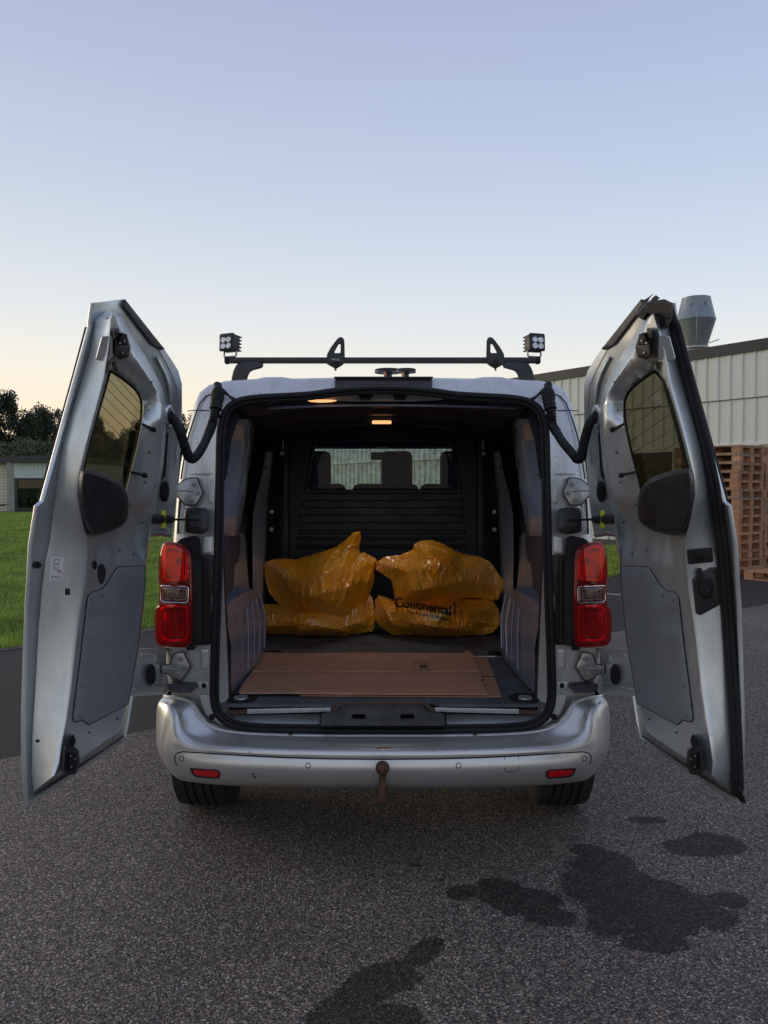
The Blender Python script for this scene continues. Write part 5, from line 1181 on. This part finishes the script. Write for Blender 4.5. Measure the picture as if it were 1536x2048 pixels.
        slab('plug', ell(75.5, 1130, 7.5, 7, 18), m, .022, .008, M_rubber, skin, bev=2, bevn=.005)
        slab('square_hole', rect(130, 1177, 140, 1190), J, .001, -.002, M_dark, skin)
        slab('plug', ell(75, 1482, 4, 3.2, 14), J, .004, -.01, M_rubber, skin, bev=1, bevn=.002)
        slab('grip_hole', smoothloop([(197, 1132), (203, 1126), (211, 1135), (212, 1150), (208, 1163), (203, 1170), (197, 1158), (196, 1144)], 1), m, .113, .108, M_dark, skin)
        slab('plug', ell(190, 1130, 4, 9, 16), m, .113, .108, M_rubber, skin)
    else:
        M_seal = M_rubber
        off = 10
        pts = [(196, 612), (186, 640), (184, 660), (166, 730), (146, 810), (126, 885), (108, 970), (98, 1040), (90, 1100), (84, 1170), (78, 1250), (72, 1340), (66, 1420), (62, 1500), (60, 1570), (62, 1590)]
        tube('edge_seal', catmull([m(x, y, .030) for x, y in pts], 5), .0125, M_seal, skin, 10)
        tube('edge_seal', catmull([m(x-9 if y > 650 else x-3, y, .024) for x, y in pts], 5), .0095, M_seal, skin, 10)
        tube('edge_seal', catmull([m(x+7, y, .036) for x, y in pts[2:]], 5), .006, M_plastic2, skin, 8)
        slab('seal_end', [(44, 1590), (58, 1560), (66, 1566), (64, 1590), (50, 1604), (38, 1608)], m, .04, .0, M_rubber, skin, bev=2, bevn=.01)
        slab('top_rubber', [(186, 606), (203, 598), (216, 600), (240, 604), (262, 630), (246, 640), (236, 628), (224, 640), (214, 660), (196, 655), (188, 640)], m, .09, .012, M_rubber, skin, bev=3, bevn=.03)
        slab('rubber_tongue', [(222, 604), (212, 596), (220, 590), (228, 596), (232, 604)], m, .07, .04, M_rubber, skin, bev=1, bevn=.01)
        slab('rubber_tongue', [(238, 606), (231, 594), (225, 588), (244, 600), (258, 622), (250, 622)], m, .05, .02, M_rubber, skin, bev=1, bevn=.01)
        cx_l = [(1532-x, y) for x, y in [(1373, 1099), (1424, 1094), (1427, 1124), (1376, 1129)]]
        cbx = slab('latch_release_box', rounded(cx_l, 4), J, .012, -.01, M_plastic, skin, bev=2, bevn=.005)
        slab('release_button', ell(134, 1111, 8, 8.5, 18), J, .017, .008, M_rubber, cbx, bev=2, bevn=.004)
        lvp = [(1532-x, y) for x, y in [(1384, 1158), (1392, 1152), (1392, 1140), (1404, 1142), (1412, 1140), (1420, 1134), (1434, 1134), (1441, 1205), (1436, 1212), (1400, 1231), (1391, 1226)]]
        lv = slab('lever_plate', rounded(lvp, 3), J, .008, -.01, M_plastic, skin, bev=2, bevn=.004)
        slab('lever', smoothloop([(1532-x, y) for x, y in [(1392, 1142), (1399, 1134), (1405, 1140), (1407, 1160), (1420, 1155), (1428, 1170), (1426, 1188), (1416, 1198), (1402, 1194), (1395, 1175)]], 1), J, .022, .006, M_rubber, lv, bev=3, bevn=.008)
        for k in range(7): slab('grip_ridge', rect(1532-1404, 1137+k*3.2, 1532-1391, 1138.6+k*3.2), J, .0245, .018, M_plastic2, lv)
        for x, y in ((1414, 1183), (1427, 1141), (1424, 1209)): slab('screw', ell(1532-x, y, 3, 3, 12), J, .026 if y == 1183 else .011, .0, M_plastic2, lv, bev=1, bevn=.002)
    return skin, win
# the skin has to be open behind the glass: rebuild it with the hole
_slab = slab
def slab(name, outer, *a, **k):
    if name == 'rear_door':
        k['holes'] = [smoothloop([(x-2, y) for x, y in WIN], 1)] if True else ()
    return _slab(name, outer, *a, **k)
dl, _ = door(False); dr, _ = door(True)
dl['label'] = 'left rear door with a warning sticker on its edge'; dr['label'] = 'right rear door with black rubber edge seal and pull lever'
slab = _slab

# ------------------------------------------------------------------ load: bags and cardboard
def bag_mat():
    m, t, b = new_mat('orange_bag_film'); n = noise_tex(t, 7, 5, .65); r_ = ramp_node(t, n.outputs[0], [(.3, (.98, .34, .015)), (.5, (.90, .35, .018)), (.68, (.66, .33, .022))]); t.links.new(r_.outputs[0], b.inputs['Base Color'])
    b.inputs['Roughness'].default_value = .20; b.inputs['Specular IOR Level'].default_value = .8; b.inputs['Coat Weight'].default_value = 1; b.inputs['Coat Roughness'].default_value = .12
    n1 = noise_tex(t, 13, 5, .55, sc=(1.5, 1, .6)); n1.inputs['Distortion'].default_value = 1.2
    ab = N(t, 'ShaderNodeMath', operation='SUBTRACT'); ab.inputs[1].default_value = .5; t.links.new(n1.outputs[0], ab.inputs[0]); a2 = N(t, 'ShaderNodeMath', operation='ABSOLUTE'); t.links.new(ab.outputs[0], a2.inputs[0])
    b1 = bump_node(t, b, a2.outputs[0], .7, .04); n2 = noise_tex(t, 60, 4, .6); n2.inputs['Distortion'].default_value = 1.2; bump_node(t, b, n2.outputs[0], .18, .004, b1)
    return m
M_bag = bag_mat()
def bag(name, outline, Ym, dep, back, seed, label, folds=(), floor=zf+.004):
    outline = [Vector(p) for p in outline]
    ol = []
    for i, p in enumerate(outline):
        q = outline[(i+1) % len(outline)]; k = max(1, int((q-p).length/5))
        for j in range(k): ol.append(tuple(p.lerp(q, j/k)+Vector((noise.noise(Vector((p.x+j*5, p.y, seed)))*.8, noise.noise(Vector((p.y+j*5, p.x, seed)))*.8))))
    arr = np.array(ol); nxt = np.roll(arr, -1, 0)
    v, f = tri(ol, (), 3.4)
    pv = np.array(v)
    d = np.full(len(pv), 1e9)
    for a, b2 in zip(arr, nxt):
        ab = b2-a; t = np.clip(((pv-a)@ab)/max(1e-9, ab@ab), 0, 1); q = a+t[:, None]*ab; d = np.minimum(d, np.hypot(*(pv-q).T))
    dm = d.max(); V = []; Fc = []
    hs = np.sqrt(np.clip(1-(1-np.clip(d/(dm*.95), 0, 1))**2, 0, 1))
    rr_ = random.Random(seed*17+3); ctr = Vector((sum(p[0] for p in v)/len(v), sum(p[1] for p in v)/len(v))); planes = [(Vector((0, 0)), 1.12)]
    for k in range(11):
        an = 2*pi*(k+rr_.uniform(-.3, .3))/11; sl = rr_.uniform(.004, .012); planes.append((Vector((cos(an), sin(an)))*-sl, rr_.uniform(1.0, 1.35)))
    for side in (1, -1):
        for (x, y), h, dd in zip(v, hs, d):
            if side > 0:
                c = Vector((x*.012, y*.012, seed*3.1)); q2 = Vector((x, y))
                pl = min(b_+n_.dot(q2-ctr) for n_, b_ in planes)
                pl2 = sorted(b_+n_.dot(q2-ctr) for n_, b_ in planes)[1]; k_ = .05; hh = max(0, min(1, .5+.5*(pl2-pl)/k_)); pl = pl2*(1-hh)+pl*hh-k_*hh*(1-hh)
                hb = min(1, dd/(dm*.55))**.75; top_ = max(0, min(pl, 1.25)); h2 = hb*top_
                pm = max(0, noise.noise(Vector((x*.018, y*.018, seed+9)))+.12)
                wv = noise.noise(Vector((x*.02, y*.02, seed+4)))*8
                wr = (1-abs(noise.noise(Vector(((x+wv)*.15, (y+wv)*.028, seed*1.3))))*2.2)*pm
                edge_ = max(0, 1-dd/14.0); ew = noise.noise(Vector((x*.13, y*.13, seed*5.0)))*edge_
                r1 = noise.noise(c*1.6)
                e = dep*h2+h*(.035*r1+.035*wr)+.03*ew*h
                for (ax, ay, bx_, by_, am, wd_) in folds:
                    A = Vector((ax, ay)); B = Vector((bx_, by_)); ab = B-A; tt = max(0, min(1, (Vector((x, y))-A).dot(ab)/ab.length_squared)); dist = ((A+ab*tt)-Vector((x, y))).length
                    e += am*.6*max(0, 1-dist/(wd_*.55))*min(1, h*1.5)
                Y = Ym-max(0, e)
            else: Y = Ym+back*h
            p = P(x, y, Y); p.z = max(p.z, floor if side > 0 else floor); V.append(p)
    n = len(v); Fc = [q for q in f]+[tuple(n+i for i in reversed(q)) for q in f]
    o = mesh(name, V, Fc, M_bag, None, 28)
    tag(o, label, 'bag', None); return o
bag('plastic_bag', [(512, 1212), (530, 1207), (560, 1208), (640, 1205), (700, 1200), (735, 1185), (745, 1195), (750, 1230), (748, 1255), (745, 1262), (700, 1272), (702, 1278), (640, 1279), (592, 1278), (582, 1272), (520, 1272), (512, 1255)], 4.52, .20, .20, 1, 'flat orange plastic bag lying on the van floor underneath the big left bag', [(560, 1240, 690, 1262, .02, 9), (520, 1225, 640, 1240, .015, 8), (600, 1262, 700, 1262, .02, 7)])
bag('plastic_bag', [(528, 1126), (545, 1118), (570, 1116), (590, 1119), (640, 1104), (672, 1094), (688, 1082), (708, 1064), (721, 1063), (722, 1075), (718, 1100), (722, 1108), (726, 1104), (752, 1117), (754, 1122), (749, 1140), (748, 1165), (735, 1200), (716, 1235), (699, 1270), (690, 1262), (640, 1252), (590, 1232), (556, 1207), (538, 1185), (531, 1160)], 4.50, .32, .18, 2, 'big orange plastic bag with a pointed knotted corner, leaning on the left pile', [(545, 1120, 720, 1090, .02, 8), (655, 1175, 695, 1268, .03, 9), (752, 1120, 699, 1268, .03, 10), (640, 1160, 648, 1240, .02, 6), (560, 1150, 640, 1255, .02, 8), (690, 1100, 718, 1066, .03, 8)])
lowr = bag('plastic_bag', [(750, 1200), (758, 1190), (790, 1200), (850, 1196), (930, 1196), (985, 1200), (998, 1220), (1000, 1250), (985, 1265), (965, 1270), (958, 1278), (900, 1278), (820, 1276), (790, 1272), (762, 1256), (750, 1240)], 4.50, .26, .20, 3, 'orange plastic bag with black printed lettering under the right bag', [(790, 1240, 935, 1262, .02, 5), (760, 1200, 785, 1250, .03, 9), (935, 1262, 975, 1262, .03, 9), (940, 1240, 985, 1250, .03, 9)])
bag('plastic_bag', [(752, 1125), (768, 1114), (800, 1110), (825, 1100), (828, 1088), (842, 1081), (866, 1080), (885, 1087), (925, 1107), (955, 1112), (978, 1122), (984, 1128), (1000, 1152), (1016, 1170), (1004, 1182), (998, 1198), (985, 1203), (960, 1196), (930, 1196), (880, 1208), (830, 1216), (793, 1218), (788, 1190), (782, 1160), (765, 1148), (752, 1140)], 4.46, .24, .22, 4, 'crumpled orange plastic bag with a shiny front lying on top at the right', [(800, 1115, 960, 1112, .03, 9), (900, 1125, 950, 1190, .03, 10), (985, 1128, 1012, 1170, .03, 9), (850, 1085, 930, 1112, .03, 9), (830, 1120, 850, 1200, .018, 7), (870, 1130, 885, 1195, .018, 7)])
# lettering on the lower right bag, laid on its film
M_ink = mat('black_print', (.01, .01, .012), .4)
bpy.context.view_layer.update()
LB = BVHTree.FromPolygons([v.co for v in lowr.data.vertices], [tuple(p.vertices) for p in lowr.data.polygons])
def print_text(body, x, y, size_px, slope, bold=0.0, shear=0):
    cu = bpy.data.curves.new('t', 'FONT'); cu.body = body; cu.size = 1; cu.offset = bold; cu.resolution_u = 3; to = bpy.data.objects.new('t', cu); C.objects.link(to); bpy.context.view_layer.update()
    me = bpy.data.meshes.new_from_object(to.evaluated_get(bpy.context.evaluated_depsgraph_get())); bpy.data.objects.remove(to)
    bm = bmesh.new(); bm.from_mesh(me); bmesh.ops.triangulate(bm, faces=bm.faces); bmesh.ops.subdivide_edges(bm, edges=[e for e in bm.edges if e.calc_length() > .25], cuts=2); bmesh.ops.triangulate(bm, faces=bm.faces)
    for v in bm.verts:
        px = x+v.co.x*size_px; py = y-v.co.y*size_px*1.1+slope*(px-x)+.0006*(px-x)**2
        d = ray(px, py).normalized(); h = LB.ray_cast(O0, d); q = h[0] if h[0] is not None else P(px, py, 4.3); v.co = q-d*.006
    bm.to_mesh(me); bm.free(); me.materials.clear(); me.materials.append(M_ink); o = bpy.data.objects.new('lettering', me); link(o, lowr)
print_text('Continental', 789, 1213, 24, .085, .03); print_text('The Future in Motion', 812, 1226, 10, .14, .01); print_text('}', 906, 1221, 22, .1, .02)
tube('tie_string', [(lambda h, d: h-d*.006)(LB.ray_cast(O0, ray(x, y).normalized())[0] or P(x, y, 4.3), ray(x, y).normalized()) for x, y in ((797, 1240), (830, 1247), (870, 1254), (910, 1261), (928, 1264))], .0025, mat('orange_string', (.55, .16, .03), .5), lowr, 6)

def card_mat(nm, col):
    m, t, b = new_mat(nm); n = noise_tex(t, 9, 8, .75, sc=(.5, 1.4, 1)); n2 = noise_tex(t, 30, 4, .7, sc=(.4, 14, 1)); r_ = ramp_node(t, n.outputs[0], [(.28, tuple(c*.66 for c in col)), (.45, tuple(c*.98 for c in col)), (.6, tuple(c*1.05 for c in col)), (.72, (.56, .36, .26))])
    r2 = ramp_node(t, n2.outputs[0], [(.3, (.88, .88, .88)), (.7, (1.08, 1.08, 1.08))]); mm = N(t, 'ShaderNodeMix', data_type='RGBA', blend_type='MULTIPLY'); mm.inputs[0].default_value = 1
    t.links.new(r_.outputs[0], mm.inputs[6]); t.links.new(r2.outputs[0], mm.inputs[7]); t.links.new(mm.outputs[2], b.inputs['Base Color']); b.inputs['Roughness'].default_value = .8; bump_node(t, b, n2.outputs[0], .25, .002); return m
M_card = card_mat('brown_cardboard', (.44, .207, .112)); M_card2 = card_mat('darker_cardboard', (.34, .17, .09)); M_cardedge = mat('cardboard_torn_edge', (.42, .27, .18), .9, var=.3, vs=60)
def ragged(a, b2, n, amp, seed):
    a, b2 = Vector(a), Vector(b2); d = (b2-a).normalized(); nn = Vector((-d.y, d.x)); return [tuple(a.lerp(b2, k/n)+nn*noise.noise(Vector((k*.9, seed, 0)))*amp) for k in range(n)]
def floor_px(x, y): p = G(x, y, zf); return (p.x, p.y)
def card(name, pts, z0, th, m, label, warp=.004, seed=0):
    o = slab(name, pts, lambda a, b, n: Vector((a, b, n+warp*(.5+.5*noise.noise(Vector((a*3, b*3, seed)))))), z0+th, z0, m, None, bev=.001, bevn=.001, step=.06)
    if label: tag(o, label, 'cardboard')
    return o
A = [floor_px(*p) for p in ((945, 1316), (974, 1316), (1003, 1396), (972, 1397), (600, 1394), (640, 1316))]
cd2 = card('cardboard_sheet', A, zf+.002, .005, M_card2, 'darker cardboard sheet sticking out to the right from under the top sheet', .002, 3)
tube('fold', [Vector((*floor_px(955, 1357), zf+.0095)), Vector((*floor_px(990, 1357), zf+.0095))], .0015, M_dark, cd2, 5)
B0 = [floor_px(*p) for p in ((530, 1311), (600, 1313), (700, 1311), (925, 1313), (935, 1307), (945, 1315))]
lft = ragged(floor_px(505, 1350), floor_px(530, 1311), 10, .012, 1); rgt = ragged(floor_px(947, 1314), floor_px(959, 1350), 10, .010, 2)
cd1 = card('cardboard_sheet', B0[:1]+B0[1:]+rgt[1:]+[floor_px(959, 1350.5)]+[floor_px(505, 1350.5)]+lft[1:], zf+.010, .005, M_card, 'large brown cardboard sheet folded once, lying on the van floor', .005, 1)
lft2 = ragged(floor_px(478, 1391), floor_px(505, 1351.5), 14, .014, 5); rgt2 = ragged(floor_px(959, 1351.5), floor_px(974, 1397), 12, .012, 6)
fl2 = card('flap', lft2+[floor_px(505, 1351.5)]+[floor_px(959, 1351.5)]+rgt2[1:]+[floor_px(975, 1397), floor_px(700, 1396), floor_px(478, 1393)], zf+.011, .006, M_card, None, .005, 1)
fl2.parent = cd1
def cz(a, b): return zf+.0165+.005*(.5+.5*noise.noise(Vector((a*3, b*3, 1))))
def onc(x, y, dz=.001): a, b2 = floor_px(x, y); return Vector((a, b2, cz(a, b2)+dz))
tube('fold_edge', [onc(505+k*45.4, 1350.8, -.0005) for k in range(11)], .0022, M_cardedge, cd1, 6)
tube('torn_edge', [onc(480+k*49.4, 1394.5, -.003) for k in range(11)], .0028, M_cardedge, cd1, 6)
tube('torn_edge', [onc(x, y, -.001) for x, y in ((480, 1390), (486, 1378), (492, 1370), (499, 1360), (505, 1352))], .0025, M_cardedge, cd1, 5)
for x, y in ((560, 1336), (612, 1372), (655, 1388), (700, 1341), (742, 1379), (770, 1384), (803, 1362), (851, 1376), (905, 1329), (934, 1386), (906, 1366), (590, 1350), (520, 1378), (880, 1390)):
    a, b2 = floor_px(x, y); r_ = random.uniform(.0012, .003)
    mesh('fleck', [Vector((a+r_*cos(k*1.26)*random.uniform(.6, 1.6), b2+r_*sin(k*1.26)*1.6, cz(a, b2)+.001)) for k in range(5)], [(0, 1, 2, 3, 4)], M_cardedge, cd1, 0, fix=False)
tube('crease', [onc(x, y, -.0012) for x, y in ((574, 1394), (579, 1380), (584, 1366), (596, 1352))], .0015, M_cardedge, cd1, 5)
tube('crease', [onc(x, y, -.0013) for x, y in ((820, 1394), (826, 1375), (838, 1353))], .0014, M_cardedge, cd1, 5)
ink2 = mat('carton_print', (.06, .035, .025), .8)
for pts in ([(829, 1333), (856, 1333), (858, 1349), (828, 1349), (829, 1333)],): tube('printed_mark', [onc(x, y, .0) for x, y in pts], .0012, ink2, cd1, 4)
slab('printed_mark', [floor_px(*p) for p in ((839, 1337), (853, 1337), (854, 1343), (839, 1343))], lambda a, b, n: Vector((a, b, cz(a, b)+n)), .0012, -.002, ink2, cd1)
bpy.context.view_layer.update()
for o in list(bpy.data.objects):
    if o.type == 'MESH' and o.users_collection == (): bpy.data.objects.remove(o)
